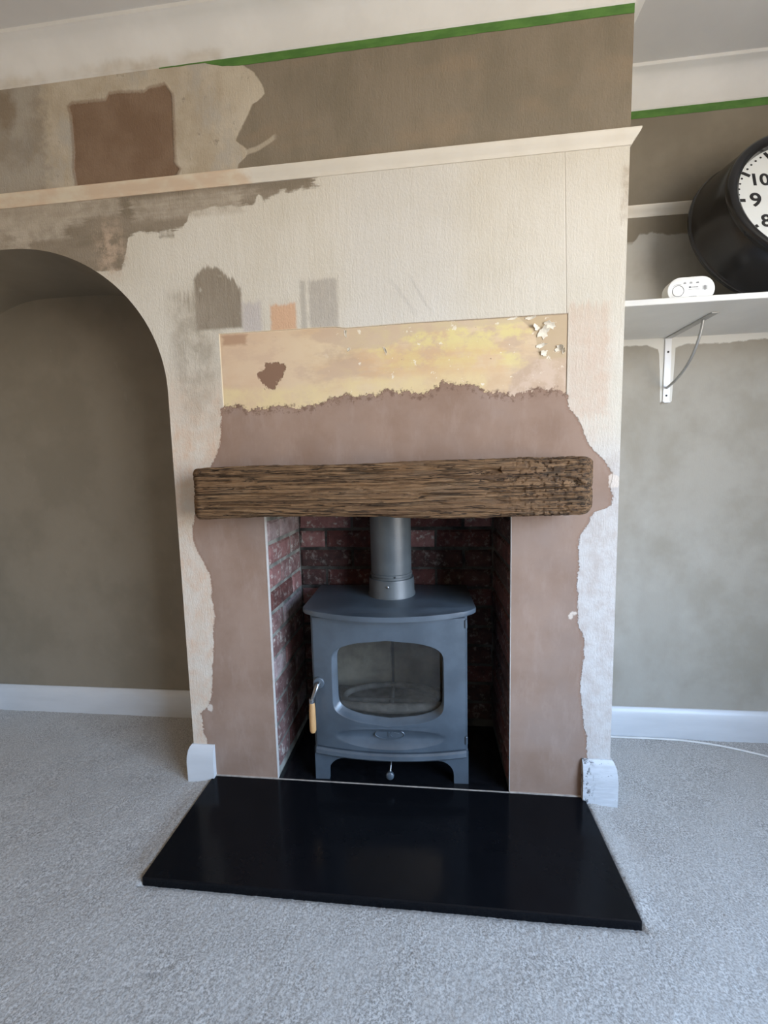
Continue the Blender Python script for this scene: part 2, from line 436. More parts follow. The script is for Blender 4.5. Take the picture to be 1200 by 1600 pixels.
    rimp = n.mul(n.step(n.sub(.0022, n.m('ABSOLUTE', pan)), .0015), n.step(n.sub(Z, PW(345, 632)[1]), .01))
    col = n.mix(n.mul(rimp, .55), col, n.mix(n.step(n.sub(X, .6), .3), (.80, .66, .45, 1), (.36, .26, .17, 1)))
    # --- fresh plaster around the opening
    pl_ = zc([(346, 600), (346, 640), (344, 690), (338, 712), (326, 735), (305, 800), (303.6, 808), (299, 829), (305, 855), (317, 876), (327, 897), (331, 915), (330, 934), (335.6, 963), (332.5, 984), (334, 1010), (331, 1049), (331, 1086), (324.6, 1104), (313, 1115), (318, 1133), (317, 1144), (323, 1154), (324.6, 1165), (322, 1220)])
    pr_ = zc([(886, 600), (886, 622), (888.5, 639), (902, 652), (911, 672), (920, 696), (930, 706), (943, 718), (958, 741), (953, 761), (958, 776), (953, 791), (936, 798), (927, 801), (916.5, 822), (904.5, 840), (904.5, 876), (901.5, 915), (903, 948), (903, 975), (913.5, 1002), (910.5, 1035), (906, 1074), (910.5, 1119), (916.5, 1155), (916.5, 1260)])
    pt_ = xc([(280, 690), (325, 690), (338, 655), (345, 637), (370, 634), (385, 640), (400, 640), (440, 634), (470, 638), (500, 631), (515, 624), (530, 621), (545, 616), (555, 623), (575, 617), (590, 616), (605, 608), (625, 613), (640, 612), (660, 618), (680, 606), (692, 597), (705, 600), (722, 602), (735, 598), (752, 610), (768, 616), (785, 613), (800, 619), (830, 611), (850, 607), (886, 612), (960, 640)])
    ez = n.add(n.sub(pt_, Z), n.add(n.mul(wob, .040), n.mul(wob2, .034)))
    rg_ = n.add(n.mul(wob, .016), n.mul(wob2, .016)); ex = n.mn(n.add(n.sub(X, pl_), rg_), n.add(n.sub(pr_, X), rg_))
    pe = n.mn(ex, ez)
    plm = n.step(pe, .002)
    plc = n.mix(n.rng(n.noise(4.5, 5, .6), .32, .66), (.262, .172, .124, 1), (.330, .230, .175, 1))
    plc = n.mix(n.mul(n.rng(n.noise(3, 4, .6, n.stretch(1, 1, 1, 7.7)), .45, .7), .5), plc, (.295, .228, .195, 1))
    plc = n.mix(n.mul(n.rng(n.noise(1, 5, .65, n.stretch(26, 1, 9, 1.0)), .48, .72), .30), plc, (.395, .300, .250, 1))
    plc = n.mix(n.mul(n.rng(n.noise(70, 4, .7), .6, .72), .25), plc, (.27, .17, .125, 1))
    col = n.mix(plm, col, plc)
    rim_shade = n.mul(n.step(n.sub(.004, n.m('ABSOLUTE', n.sub(pe, .003))), .003), .45)  # shadow along the ragged plaster edge, painted as a dark rim
    col = n.mix(rim_shade, col, (.27, .165, .115, 1))
    crumb_shade = n.mul(n.mul(n.step(n.sub(.012, n.m('ABSOLUTE', n.sub(ez, .006))), .006), n.step(ex, .004)), n.rng(n.noise(48, 4, .7), .48, .60))  # plaster crumbs and shadow bits on the top edge, both painted dark brown
    col = n.mix(n.mul(crumb_shade, .75), col, (.165, .098, .066, 1))
    # chips of old paint left on the plaster
    for p, rx, rz in (((960, 752), .016, .022), ((891, 963), .005, .006), ((897, 958), .007, .004), ((328, 1106), .010, .013)):
        col = n.mix(n.mul(ell(p, rx, rz, .035, .003), .85), col, (.66, .58, .50, 1))
    # --- relief
    paper = n.mul(n.add(n.mul(n.noise(1, 3, .6, n.stretch(230, 1, 110)), .9), n.mul(n.noise(1, 2, .6, n.stretch(90, 1, 14)), .5)), n.sub(1.0, n.mx(plm, panm)))
    h = n.add(paper, n.mul(n.noise(30, 4, .6), .25))
    h = n.add(h, n.mul(n.mx(plm, n.sub(1.0, panm)), .9))
    h = n.add(h, n.mul(fil, .6)); h = n.sub(h, n.mul(br, .9)); h = n.sub(h, n.mul(n.mul(hole, panm), .9)); h = n.sub(h, n.mul(seam, .5))
    nm = n.bump(h, .0018, .9)
    return n.set(col, n.rng(plm, 0, 1, .75, .85), nm, Specular_IOR_Level=.25)

def taupe_material(name, kind):
    n = NT(name)
    wob = n.sub(n.noise(45, 4, .65), .5)
    if kind == 'niche':
        c = n.mix(n.rng(n.noise(4, 4, .6), .35, .65), (.225, .192, .142, 1), (.265, .226, .170, 1))
        c = n.mix(n.mul(n.rng(n.noise(26, 3, .6, n.stretch(1.5, 1, .5)), .66, .75), .25), c, (.32, .28, .22, 1))
    else:
        c = n.mix(n.rng(n.noise(5, 4, .6), .35, .65), (.315, .285, .230, 1), (.375, .345, .290, 1))
        c = n.mix(n.mul(n.rng(n.noise(4, 4, .6, n.stretch(1, 1, .6, 2.2)), .48, .7), .35), c, (.46, .44, .395, 1))
        c = n.mix(n.step(n.sub(n.Z, 1.79), .002), c, n.mix(n.rng(n.noise(5, 4, .6), .35, .65), (.200, .172, .128, 1), (.235, .205, .155, 1)))
        # the paint stops short of the shelf: pale strip above and below it
        e1 = n.mn(n.sub(Z_(n, [(1.27, 1.775), (1.44, 1.785), (1.46, 1.812), (1.50, 1.815), (1.56, 1.803), (1.60, 1.805), (1.75, 1.80), (2.5, 1.80)]), n.Z), n.sub(n.Z, 1.476))
        k1 = n.step(n.add(e1, n.mul(wob, .02)), .004)
        c = n.mix(k1, c, n.mix(n.rng(n.noise(6, 4, .6), .4, .6), (.42, .40, .355, 1), (.47, .455, .41, 1)))
        e2 = n.mn(n.sub(1.478, n.Z), n.sub(n.Z, Z_(n, [(1.27, 1.452), (1.43, 1.446), (1.50, 1.444), (1.535, 1.43), (1.543, 1.40), (1.546, 1.25), (1.588, 1.25), (1.590, 1.43), (1.62, 1.442), (1.75, 1.440), (1.86, 1.447), (2.5, 1.445)])))
        k2 = n.step(n.add(e2, n.mul(wob, .014)), .003)
        c = n.mix(k2, c, (.70, .68, .62, 1))
    nm = n.bump(n.add(n.noise(1, 3, .6, n.stretch(260, 260, 90)), n.mul(n.noise(20, 3, .5), .6)), .0006, .5)
    return n.set(c, .7, nm, Specular_IOR_Level=.3)

def Z_(n, pts):
    return n.curve(n.X, pts)

def carpet_material():
    n = NT('cut_pile_carpet')
    a = n.noise(230, 4, .8); b = n.noise(7, 4, .6); c_ = n.noise(60, 3, .6, n.stretch(1, .45, 1))
    c = n.mix(n.rng(a, .36, .64), (.20, .187, .170, 1), (.60, .58, .55, 1))
    c = n.mix(n.mul(n.rng(c_, .4, .65), .35), c, (.33, .31, .285, 1))
    c = n.mix(n.mul(n.rng(b, .35, .65), .3), c, (.48, .46, .43, 1))
    nm = n.bump(n.add(n.noise(700, 3, .7), n.mul(n.noise(300, 2, .6), .5)), .0008, .35)
    return n.set(c, .95, nm, Specular_IOR_Level=.05, Sheen_Weight=.25, Sheen_Roughness=.5)

def white_paint(name, c=(.72, .71, .69, 1), rough=.35):
    n = NT(name)
    k = n.mix(n.rng(n.noise(9, 4, .6, n.stretch(.4, .4, 2)), .35, .65), tuple(x * .93 for x in c[:3]) + (1,), c)
    return n.set(k, rough, n.bump(n.noise(1, 3, .6, n.stretch(8, 8, 160)), .0005, .4))

def chipped_paint():
    n = NT('chipped_white_paint')
    w = n.noise(60, 4, .7, n.stretch(1, 1, .7)); s = n.noise(1, 3, .6, n.stretch(16, 16, 130, 1.0))
    c = n.mix(n.rng(s, .35, .65), (.50, .515, .53, 1), (.58, .60, .62, 1))
    k = n.mul(n.rng(w, .535, .565), n.mn(1.0, n.add(n.rng(n.X, 1.190, 1.232, 1, 0), n.mul(n.rng(s, .60, .66), .6))))
    c = n.mix(n.mul(k, .9), c, (.03, .027, .025, 1))
    return n.set(c, .45, n.bump(n.sub(s, k), .0012, .5))

def cove_material():
    n = NT('white_emulsion_coving')
    c = n.mix(n.rng(n.noise(6, 4, .6), .35, .65), (.66, .65, .62, 1), (.71, .70, .67, 1))
    wob = n.sub(n.noise(16, 4, .6), .5)
    e = n.add(n.mn(n.sub(.17, n.X), n.sub(n.curve(n.X, [(-.9, 2.222), (-.5, 2.222), (-.25, 2.222), (0.0, 2.224), (.12, 2.222), (.17, 2.215)]), n.Z)), n.mul(wob, .05))
    c = n.mix(n.mul(n.step(e, .014), n.rng(n.noise(5, 3, .6), .35, .65, .1, .7)), c, n.mix(n.rng(n.noise(14, 4, .6), .4, .6), (.44, .375, .28, 1), (.56, .50, .41, 1)))
    return n.set(c, .8, n.bump(n.noise(60, 4, .6), .0006, .4))

def rail_material():
    n = NT('cream_rail_paint')
    wob = n.sub(n.noise(20, 4, .6), .5)
    c = n.mix(n.rng(n.noise(7, 4, .6), .35, .65), (.66, .61, .52, 1), (.70, .655, .57, 1))
    k = n.step(n.add(n.sub(PW(385, 270)[0], n.X), n.mul(wob, .12)), .02)
    p = n.mix(n.rng(n.noise(10, 4, .6, n.stretch(1, 1, 2)), .38, .62), (.60, .455, .32, 1), (.66, .57, .43, 1))
    return n.set(n.mix(n.mul(k, .9), c, p), .55, n.bump(n.noise(40, 3, .6), .0006, .4))

M = {}
M['front'] = wall_front_material()
M['niche'] = taupe_material('taupe_niche_paint', 'niche')
M['alcove'] = taupe_material('taupe_alcove_paint', 'alcove')
M['carpet'] = carpet_material()
M['skirting'] = white_paint('skirting_gloss', (.61, .625, .64, 1), .32)
M['chipped'] = chipped_paint()
M['cove'] = cove_material()
M['rail'] = rail_material()
M['ceiling'] = simple('ceiling_emulsion', (.62, .61, .59, 1), .9, .02, 3, .15, 90)
M['room'] = simple('room_wall_paint', (.29, .205, .120, 1), .8, .03, 4)
M['warm'] = simple('warm_bounce_paint', (.66, .49, .31, 1), .8, .03, 4)  # unseen left wall, tinted and lightened to bounce warm light into the view
M['window'] = simple('window_frame_white', (.8, .8, .8, 1), .35, .02)
M['shelf'] = simple('shelf_white_laminate', (.66, .645, .60, 1), .5, .02, 6)
M['granite'] = simple('black_polished_granite', (.005, .0055, .007, 1), .15, .04, 20, .02, 200, Specular_IOR_Level=.13)
M['inner'] = simple('black_inner_hearth', (.006, .0065, .008, 1), .16, .15, 60)
M['grout'] = simple('pale_joint_grout', (.42, .36, .31, 1), .8, .1, 60)
M['bead'] = simple('white_corner_bead', (.58, .55, .52, 1), .5, .05, 40)
M['mortar'] = simple('shaded_sooty_mortar', (.050, .047, .041, 1), .95, .35, 14, .8, 180)  # soot, plus the shade of the recess's back and right put into the colour
M['lime'] = simple('lit_lime_mortar', (.20, .20, .178, 1), .95, .25, 14, .8, 180)  # lime on the left reveal, paler for the daylight that falls there
M['soot'] = simple('soot_black', (.01, .01, .01, 1), .9, .1)

# ------------------------------------------------------------------ the setting
def build_front_wall():
    V, F = [], []
    def quad(pts):
        i = len(V); V.extend(pts); F.append(tuple(range(i, i + len(pts))))
    def q(x0, x1, z0, z1): quad([(x0, 0, z0), (x1, 0, z0), (x1, 0, z1), (x0, 0, z1)])
    zt = ZC
    q(XL, XJ0, 0, zt)
    N = 64
    N = 65
    th = [math.pi - math.pi / 2 * i / 32 for i in range(33)] + [math.pi / 2 - math.pi / 2 * i / 32 for i in range(33)]
    xs = [(ACX2 if i < 33 else ACX) + AA * math.cos(t) for i, t in enumerate(th)]; zs = [ACZ + AB * math.sin(t) for t in th]
    for i in range(N):
        quad([(xs[i], 0, zs[i]), (xs[i + 1], 0, zs[i + 1]), (xs[i + 1], 0, zt), (xs[i], 0, zt)])
    q(XJ, XO0, 0, ZO); q(XJ, XO0, ZO, zt)
    q(XO0, XO1, ZO, zt)
    q(XO1, XR, 0, ZO); q(XO1, XR, ZO, zt)
    quad([(XR, 0, 0), (XR, YB, 0), (XR, YB, zt), (XR, 0, zt)])
    w = mesh('wall_front', V, F, M['front'], recalc=False); struct(w)
    # niche
    V, F = [], []
    quad([(XJ, 0, 0), (XJ, YB, 0), (XJ, YB, ACZ), (XJ, 0, ACZ)]); quad([(XJ0, YB, 0), (XJ0, 0, 0), (XJ0, 0, ACZ), (XJ0, YB, ACZ)])
    for i in range(N):
        i0 = len(V)
        V.extend([(xs[i], 0, zs[i]), (xs[i], YB, zs[i]), (xs[i + 1], YB, zs[i + 1]), (xs[i + 1], 0, zs[i + 1])]); F.append((i0, i0 + 1, i0 + 2, i0 + 3))
    quad([(XJ0, YB, 0), (XJ, YB, 0), (XJ, YB, ACZ), (XJ0, YB, ACZ)])
    i0 = len(V); V.extend([(xs[i], YB, zs[i]) for i in range(N + 1)]); F.append(tuple(range(i0, i0 + N + 1)))
    ni = mesh('wall_niche', V, F, M['niche'], recalc=False); struct(ni)
    bm = bmesh.new(); bm.from_mesh(ni.data); bmesh.ops.remove_doubles(bm, verts=bm.verts[:], dist=1e-5); bm.to_mesh(ni.data); bm.free()
    for p in ni.data.polygons: p.use_smooth = abs(p.normal.y) < .5
    ni.data.set_sharp_from_angle(angle=.7)
    return w

wall_front = build_front_wall()
struct(mesh('wall_back_right', [(XR, YB, 0), (XRW, YB, 0), (XRW, YB, ZC), (XR, YB, ZC)], [(0, 1, 2, 3)], M['alcove'], recalc=False))
bm = bmesh.new(); add_box(bm, XL - .1, XL, YR, .0, 0, ZC); struct(bmobj('wall_left', bm, M['warm']))
bm = bmesh.new(); add_box(bm, XL - .1, XRW + .1, YR - .1, YR, 0, ZC); struct(bmobj('wall_rear', bm, M['room']))
bm = bmesh.new()
add_box(bm, XRW, XRW + .15, WY1, YB, 0, ZC); add_box(bm, XRW, XRW + .15, YR, WY0, 0, ZC)
add_box(bm, XRW, XRW + .15, WY0, WY1, 0, WZ0); add_box(bm, XRW, XRW + .15, WY0, WY1, WZ1, ZC)
struct(bmobj('wall_right', bm, M['room']))
bm = bmesh.new()
for y in (WY0 + .03, WY0 + .745, WY1 - .745, WY1 - .03): add_box(bm, XRW + .04, XRW + .10, y - .03, y + .03, WZ0, WZ1, .004)
for z in (WZ0 + .03, WZ1 - .03): add_box(bm, XRW + .04, XRW + .10, WY0, WY1, z - .03, z + .03, .004)
struct(bmobj('window_1', bm, M['window']))
bm = bmesh.new(); add_box(bm, XL - .1, XRW + .15, YR - .1, YB + .1, ZC, ZC + .08); struct(bmobj('ceiling', bm, M['ceiling']))

# coving, plate rail, skirting
cove_prof = [(0, ZT)] + [(0.06 - 0.056 * math.cos(a) , ZT + 0.004 + 0.080 * math.sin(a)) for a in [i * math.pi / 2 / 8 for i in range(9)]] + [(0.064, ZC - .010), (0.064, ZC), (0, ZC)]
bm = bmesh.new(); sweep(bm, [(XL, 0), (XR, 0), (XR, YB), (XRW, YB), (XRW, YR)], cove_prof)
struct(bmobj('trim_1', bm, M['cove'], None, .5))
rail_prof = [(0, 1.866), (.003, 1.866), (.0045, 1.871), (.008, 1.877), (.013, 1.882), (.0175, 1.888), (.020, 1.8935), (.020, 1.897), (0, 1.898)]
bm = bmesh.new(); sweep(bm, [(XL, 0), (XR, 0), (XR, YB), (XRW, YB)], rail_prof)
struct(bmobj('trim_2', bm, M['rail'], None, .4))
def skirt_prof(h): return [(0, 0), (.018, 0), (.0185, h * .55), (.017, h * .72), (.0135, h * .87), (.0085, h * .96), (.004, h), (0, h)]
bm = bmesh.new(); sweep(bm, [(XJ0, 0), (XJ0, YB), (XJ, YB), (XJ, .03)], skirt_prof(.117))
struct(bmobj('baseboard_left', bm, M['skirting'], None, .5))
bm = bmesh.new(); sweep(bm, [(XR, .06), (XR, YB), (XRW, YB), (XRW, YR)], skirt_prof(.117))
struct(bmobj('baseboard_right', bm, M['skirting'], None, .5))
bm = bmesh.new(); sweep(bm, [(XJ, .03), (XJ, 0), (.010, 0)], skirt_prof(.130)); struct(bmobj('trim_3', bm, M['skirting'], None, .5))
bm = bmesh.new(); sweep(bm, [(1.190, 0), (XR, 0), (XR, .06)], skirt_prof(.146)); struct(bmobj('trim_4', bm, M['chipped'], None, .5))

# fireplace recess: mortar shells with a brick lining laid course by course
BM_ = []
def brick_mesh(L, H, T, seed):
    r = random.Random(seed); b = .006
    j = lambda a: r.uniform(-a, a)
    base = [(0, 0, 0), (L, 0, 0), (L, 0, H), (0, 0, H)]
    mid = [(x + j(.002), T - b, z + j(.002)) for x, _, z in base]
    top = [(min(max(x, b + r.uniform(0, .004)), L - b - r.uniform(0, .004)), T + j(.002), min(max(z, b + r.uniform(0, .003)), H - b - r.uniform(0, .003))) for x, _, z in base]
    ctr = (L / 2 + j(L * .2), T + j(.003), H / 2)
    V = base + mid + top + [ctr]
    F = []
    for a in (0, 4):
        for i in range(4): F.append((a + i, a + (i + 1) % 4, a + 4 + (i + 1) % 4, a + 4 + i))
    for i in range(4): F.append((8 + i, 8 + (i + 1) % 4, 12))
    me = bpy.data.meshes.new('brick'); me.from_pydata(V, [], F); me.update()
    b_ = bmesh.new(); b_.from_mesh(me); bmesh.ops.recalc_face_normals(b_, faces=b_.faces[:]); b_.to_mesh(me); b_.free()
    return me
def brick_mat(name, a, b, lime):
    n = NT(name)
    rnd = n.t.nodes.new('ShaderNodeObjectInfo').outputs['Random']
    f = n.noise(22, 5, .65, n.vec(n.add(n.X, n.mul(rnd, 9)), n.Y, n.Z)); g = n.noise(48, 5, .7, n.vec(n.add(n.X, n.mul(rnd, 5)), n.Y, n.Z))
    c = n.mix(n.rng(f, .3, .7), a, b)
    c = n.mix(n.mul(n.rng(g, .52, .70), lime), c, (.42, .40, .36, 1))
    c = n.mix(n.mul(n.rng(f, .55, .75), .6), c, (.035, .025, .022, 1))
    return n.set(c, .9, n.bump(n.noise(140, 4, .7), .002, .8))
bmats = [brick_mat('brick_dull_red', (.052, .017, .014, 1), (.115, .039, .033, 1), .35), brick_mat('brick_shaded_soot_red', (.030, .014, .012, 1), (.075, .030, .025, 1), .30),  # sooty reds for back and right, darkened to hold the recess's shade
         brick_mat('brick_pink_limed', (.17, .075, .070, 1), (.27, .135, .125, 1), .95)]
bmats += [brick_mat('brick_lit_limed_red', (.105, .052, .047, 1), (.225, .135, .128, 1), .95), brick_mat('brick_lit_limed_pale', (.20, .135, .130, 1), (.35, .28, .275, 1), 1.0)]  # limed left reveal bricks, its daylight put into the paler tone
def mk_variants(L):
    out = []
    for k in range(8):
        me = brick_mesh(L, .065, .008, k + int(L * 1000)); me.materials.append(bmats[(0, 1, 2, 0, 1, 0, 3, 4)[k]]); out.append(me)
    return out
VARS = {L: mk_variants(L) for L in (.203, .100, .098, .060)}
def lay(parent, L, mtx, k):
    o = bpy.data.objects.new('brick', VARS[L][k]); C.objects.link(o); o.parent = parent; o.matrix_local = mtx
PITCH = .0765
def shell(name, pts, mt='mortar'):
    s_ = mesh(name, pts, [(0, 1, 2, 3)], M[mt], recalc=False); return struct(s_)
sh_b = shell('wall_fireplace_back', [(XO0 - .02, DO, 0), (XO1 + .02, DO, 0), (XO1 + .02, DO, ZO), (XO0 - .02, DO, ZO)])
sh_l = shell('wall_fireplace_left', [(XO0, 0, 0), (XO0, DO, 0), (XO0, DO, ZO), (XO0, 0, ZO)], 'lime')
sh_r = shell('wall_fireplace_right', [(XO1, DO, 0), (XO1, 0, 0), (XO1, 0, ZO), (XO1, DO, ZO)])
rr = random.Random(5)
row = 0; z = .7975 + .0165 - 10 * PITCH
while z < ZO - .05:
    # back wall: courses aligned with the photograph's joints
    x = XO0 + .003
    segs = [.203, .203, .203, .100] if row % 2 == 0 else [.098, .203, .203, .203]
    for L in segs:
        if x + L > XO1 + .004: break
        lay(sh_b, L, Matrix.Translation((x, DO + .002, z)) @ Matrix.Rotation(0, 4, 'X') @ Matrix.Scale(-1, 4, (0, 1, 0)), rr.randrange(6) if rr.random() < .9 else 4)
        x += L + .0105
    # left reveal (faces +x): local x runs along +y
    y = .016
    for L in ([.203, .098] if row % 2 else [.100, .203]):
        lay(sh_l, L, Matrix(((0, 1, 0, XO0 - .002), (1, 0, 0, y), (0, 0, 1, z), (0, 0, 0, 1))), rr.choice((6, 6, 7, 2, 6, 7, 0)))
        lay(sh_r, L, Matrix(((0, -1, 0, XO1 + .002), (1, 0, 0, y), (0, 0, 1, z), (0, 0, 0, 1))), rr.choice((0, 1, 1, 3, 4)))
        y += L + .0105
    z += PITCH; row += 1
struct(mesh('ceiling_register_plate', [(XO0, 0, ZO), (XO1, 0, ZO), (XO1, DO, ZO), (XO0, DO, ZO)], [(3, 2, 1, 0)], M['soot'], recalc=False))
# white plaster beads on the opening edges
bm = bmesh.new()
add_box(bm, XO0 - .0012, XO0 + .0012, -.0008, .012, HT, ZO); add_box(bm, XO1 - .0008, XO1 + .0008, -.0006, .010, HT, ZO)
struct(bmobj('trim_5', bm, M['bead']))

# carpet floor: displaced pile around the hearth, plain beyond
HX0, HX1, HY0 = 0.0, 1.2, -.3645
def build_floor():
    g = .0042
    x0, x1, y0, y1 = -1.27, 2.2, -.86, YB - .001
    nx = int((x1 - x0) / g); ny = int((y1 - y0) / g)
    xs = np.linspace(x0, x1, nx + 1); ys = np.linspace(y0, y1, ny + 1)
    gx, gy = np.meshgrid(xs, ys)
    h = (RNG.rand(*gx.shape) - .5) * .0016 + (vnoise(gx / .12, gy / .08, 4) - .5) * .003
    # pile presses down against the slab edge
    d = np.maximum(np.maximum(HX0 - gx, gx - HX1), np.maximum(HY0 - gy, gy))
    h += .0035
    front = gy < HY0
    h += np.where(front, -.010 * np.exp(-np.maximum(d, 0) / .006), .0105 * np.exp(-(np.maximum(d, 0) / .045) ** 2) * np.clip((gy - HY0) / .05, 0, 1) - .008 * np.exp(-np.maximum(d, 0) / .005))
    jx = gx + (RNG.rand(*gx.shape) - .5) * g * .7; jy = gy + (RNG.rand(*gx.shape) - .5) * g * .7
    b = np.zeros(gx.shape, bool); b[0] = b[-1] = True; b[:, 0] = b[:, -1] = True
    jx[b] = gx[b]; jy[b] = gy[b]; h[b] = .0035
    V = np.stack([jx, jy, h], -1).reshape(-1, 3)
    cx = (gx[:-1, :-1] + gx[1:, 1:]) / 2; cy = (gy[:-1, :-1] + gy[1:, 1:]) / 2
    drop = ((cx > HX0 + .004) & (cx < HX1 - .004) & (cy > HY0 + .004) & (cy < .01)) | ((cx > XJ + .03) & (cx < XR - .03) & (cy > .01))
    idx = np.arange(V.shape[0]).reshape(gx.shape)
    q = np.stack([idx[:-1, :-1], idx[:-1, 1:], idx[1:, 1:], idx[1:, :-1]], -1)[~drop]
    V = V.tolist(); q = q.tolist(); k = len(V)
    def big(a, b_, c, d_):
        nonlocal k
        V.extend([[a, c, .0035], [b_, c, .0035], [b_, d_, .0035], [a, d_, .0035]]); q.append([k, k + 1, k + 2, k + 3]); k += 4
    V.extend([[XL, YR, -.03], [XRW, YR, -.03], [XRW, YB, -.03], [XL, YB, -.03]]); q.append([k, k + 1, k + 2, k + 3]); k += 4
    big(XL, XRW, YR, y0); big(XL, x0, y0, YB); big(x1, XRW, y0, YB)
    me = bpy.data.meshes.new('floor'); me.from_pydata(V, [], q); me.update()
    o = link('floor', me, M['carpet'])
    me.polygons.foreach_set('use_smooth', [True] * len(me.polygons))
    return struct(o)
build_floor()

# ------------------------------------------------------------------ hearth slabs
h = boxo('granite_hearth', HX0, HX1, HY0, -.0025, -.028, HT, M['granite'], None, .0022, 1)
tag(h, 'polished black granite hearth slab lying on the carpet before the stove', 'hearth')
h = boxo('inner_hearth', XO0 + .001, XO1 - .001, .0008, DO - .001, -.004, HT, M['inner'], None, .001, 1)
tag(h, 'black slab inside the brick recess carrying the stove', 'hearth')
bm = bmesh.new(); add_box(bm, XO0 - .0, XO1 + .0, -.0026, .0009, 0, HT + .0004)
add_box(bm, HX0 + .0, XO0, -.004, .0, 0, HT + .003); add_box(bm, XO1, HX1 - .005, -.004, .0, 0, HT + .003)
struct(bmobj('trim_6', bm, M['grout']))

# ------------------------------------------------------------------ oak mantel beam
def build_mantel():
    x0, x1 = .052, 1.172; N, Mm = 700, 320
    u = np.linspace(0, 1, N); X = x0 + (x1 - x0) * u
    # cross-section: rounded rectangle, y from 0.002 to -.135, z about centre
    t = np.linspace(0, 1, Mm, endpoint=False)
    per = []
    Wd, Hh, r = .137, .148, .014
    def rr_pt(s):
        segs = [('l', (-Wd / 2 + r, -Hh / 2), (Wd / 2 - r, -Hh / 2)), ('a', (Wd / 2 - r, -Hh / 2 + r), -90), ('l', (Wd / 2, -Hh / 2 + r), (Wd / 2, Hh / 2 - r)), ('a', (Wd / 2 - r, Hh / 2 - r), 0),
                ('l', (Wd / 2 - r, Hh / 2), (-Wd / 2 + r, Hh / 2)), ('a', (-Wd / 2 + r, Hh / 2 - r), 90), ('l', (-Wd / 2, Hh / 2 - r), (-Wd / 2, -Hh / 2 + r)), ('a', (-Wd / 2 + r, -Hh / 2 + r), 180)]
        ln = [math.hypot(g[2][0] - g[1][0], g[2][1] - g[1][1]) if g[0] == 'l' else r * math.pi / 2 for g in segs]
        L = sum(ln); d = s * L
        for g, l in zip(segs, ln):
            if d <= l:
                f = d / l
                if g[0] == 'l': return g[1][0] + (g[2][0] - g[1][0]) * f, g[1][1] + (g[2][1] - g[1][1]) * f
                a = math.radians(g[2] + 90 * f); return g[1][0] + r * math.cos(a), g[1][1] + r * math.sin(a)
            d -= l
        return -Wd / 2 + r, -Hh / 2
    sec = np.array([rr_pt(s) for s in t])          # (depth, z): depth + = towards the room
    arc = t * 2 * (Wd + Hh)
    XX, AA_ = np.meshgrid(X, arc, indexing='ij')
    D = np.broadcast_to(sec[:, 0], XX.shape).copy(); Zs = np.broadcast_to(sec[:, 1], XX.shape).copy()
    nl = np.stack([D / (Wd / 2), Zs / (Hh / 2)], -1); nl = np.sign(nl) * np.abs(nl) ** 6; nl /= np.linalg.norm(nl, axis=-1, keepdims=True) + 1e-9
    wv = (vnoise(XX * 5, AA_ * 14, 21) - .5) * .010
    def rid(sx, sa, seed): return 1 - np.abs(2 * vnoise(XX * sx + wv * 40, (AA_ + wv) * sa, seed) - 1)
    dsp = np.zeros_like(XX)
    dsp -= np.clip(rid(3.5, 95, 1) - .80, 0, 1) / .20 * .0060
    dsp -= np.clip(rid(6, 190, 2) - .74, 0, 1) / .26 * .0042
    dsp -= np.clip(rid(2.0, 42, 3) - .93, 0, 1) / .07 * .0110 * (vnoise(XX * 4, AA_ * 20, 8) > .42)
    dsp += (vnoise(XX * 18, AA_ * 300, 4) - .5) * .0026 + (vnoise(XX * 90, AA_ * 300, 6) - .5) * .0014
    dsp += (vnoise(XX * 4, AA_ * 13, 5) - .5) * .007
    # pitted patch near the right end, a few knocks
    pit = np.clip(1 - np.abs(XX - 1.05) / .16, 0, 1) * (vnoise(XX * 130, AA_ * 170, 9) > .62) * .0030
    dsp -= pit
    D += nl[..., 0] * dsp; Zs += nl[..., 1] * dsp
    # ends: rounded and worn in
    e0 = (XX - x0); e1 = (x1 - XX)
    k0 = np.clip(e0 / .040, 0, 1); k1 = np.clip(e1 / .045, 0, 1)
    f0 = np.sqrt(np.clip(1 - (1 - k0) ** 2.0, 0, 1)); f1 = np.sqrt(np.clip(1 - (1 - k1) ** 2.0, 0, 1))
    sh = f0 * f1
    zc0 = .981 + (X - .6) * .006
    lowcut = np.where(Zs < 0, .50, .30)
    Zn = Zs * (1 - lowcut * (1 - sh))
    Dn = D - (D + Wd / 2) * .55 * (1 - sh)         # keep the back against the wall
    # gentle sag and rise of the underside
    Zn += np.where(Zs < 0, 1, 0) * (.006 * np.sin(XX * 5.1) * np.abs(Zs) / .074 - .0)
    Y = .0015 - (Dn + Wd / 2)
    Y = np.minimum(Y, .0015)
    Zw = Zn + zc0[:, None]
    V = np.stack([XX, Y, Zw], -1).reshape(-1, 3)
    idx = np.arange(N * Mm).reshape(N, Mm)
    a = idx[:-1]; b = idx[1:]
    F = np.stack([a, np.roll(a, -1, 1), np.roll(b, -1, 1), b], -1).reshape(-1, 4).tolist()
    V = V.tolist()
    for ring, s in ((idx[0], -1), (idx[-1], 1)):
        # end caps: concentric rings to a centre
        pts = np.array([V[i] for i in ring]); c = pts.mean(0); prev = list(ring)
        for f, out in ((.7, .004), (.4, .006), (.15, .007)):
            cur = []
            for p in pts:
                v = c + (p - c) * f; v[0] += s * (out + RNG.rand() * .0015); V.append(v.tolist()); cur.append(len(V) - 1)
            for i in range(Mm):
                q = [int(prev[i]), int(prev[(i + 1) % Mm]), cur[(i + 1) % Mm], cur[i]]
                F.append(q if s < 0 else q[::-1])
            prev = cur
        F.append(prev if s < 0 else prev[::-1])
    n = NT('aged_oak')
    v = n.stretch(2.2, 50, 50); v2 = n.stretch(6, 200, 200)
    f = n.noise(1, 5, .65, v, .6); g = n.noise(1, 4, .7, v2)
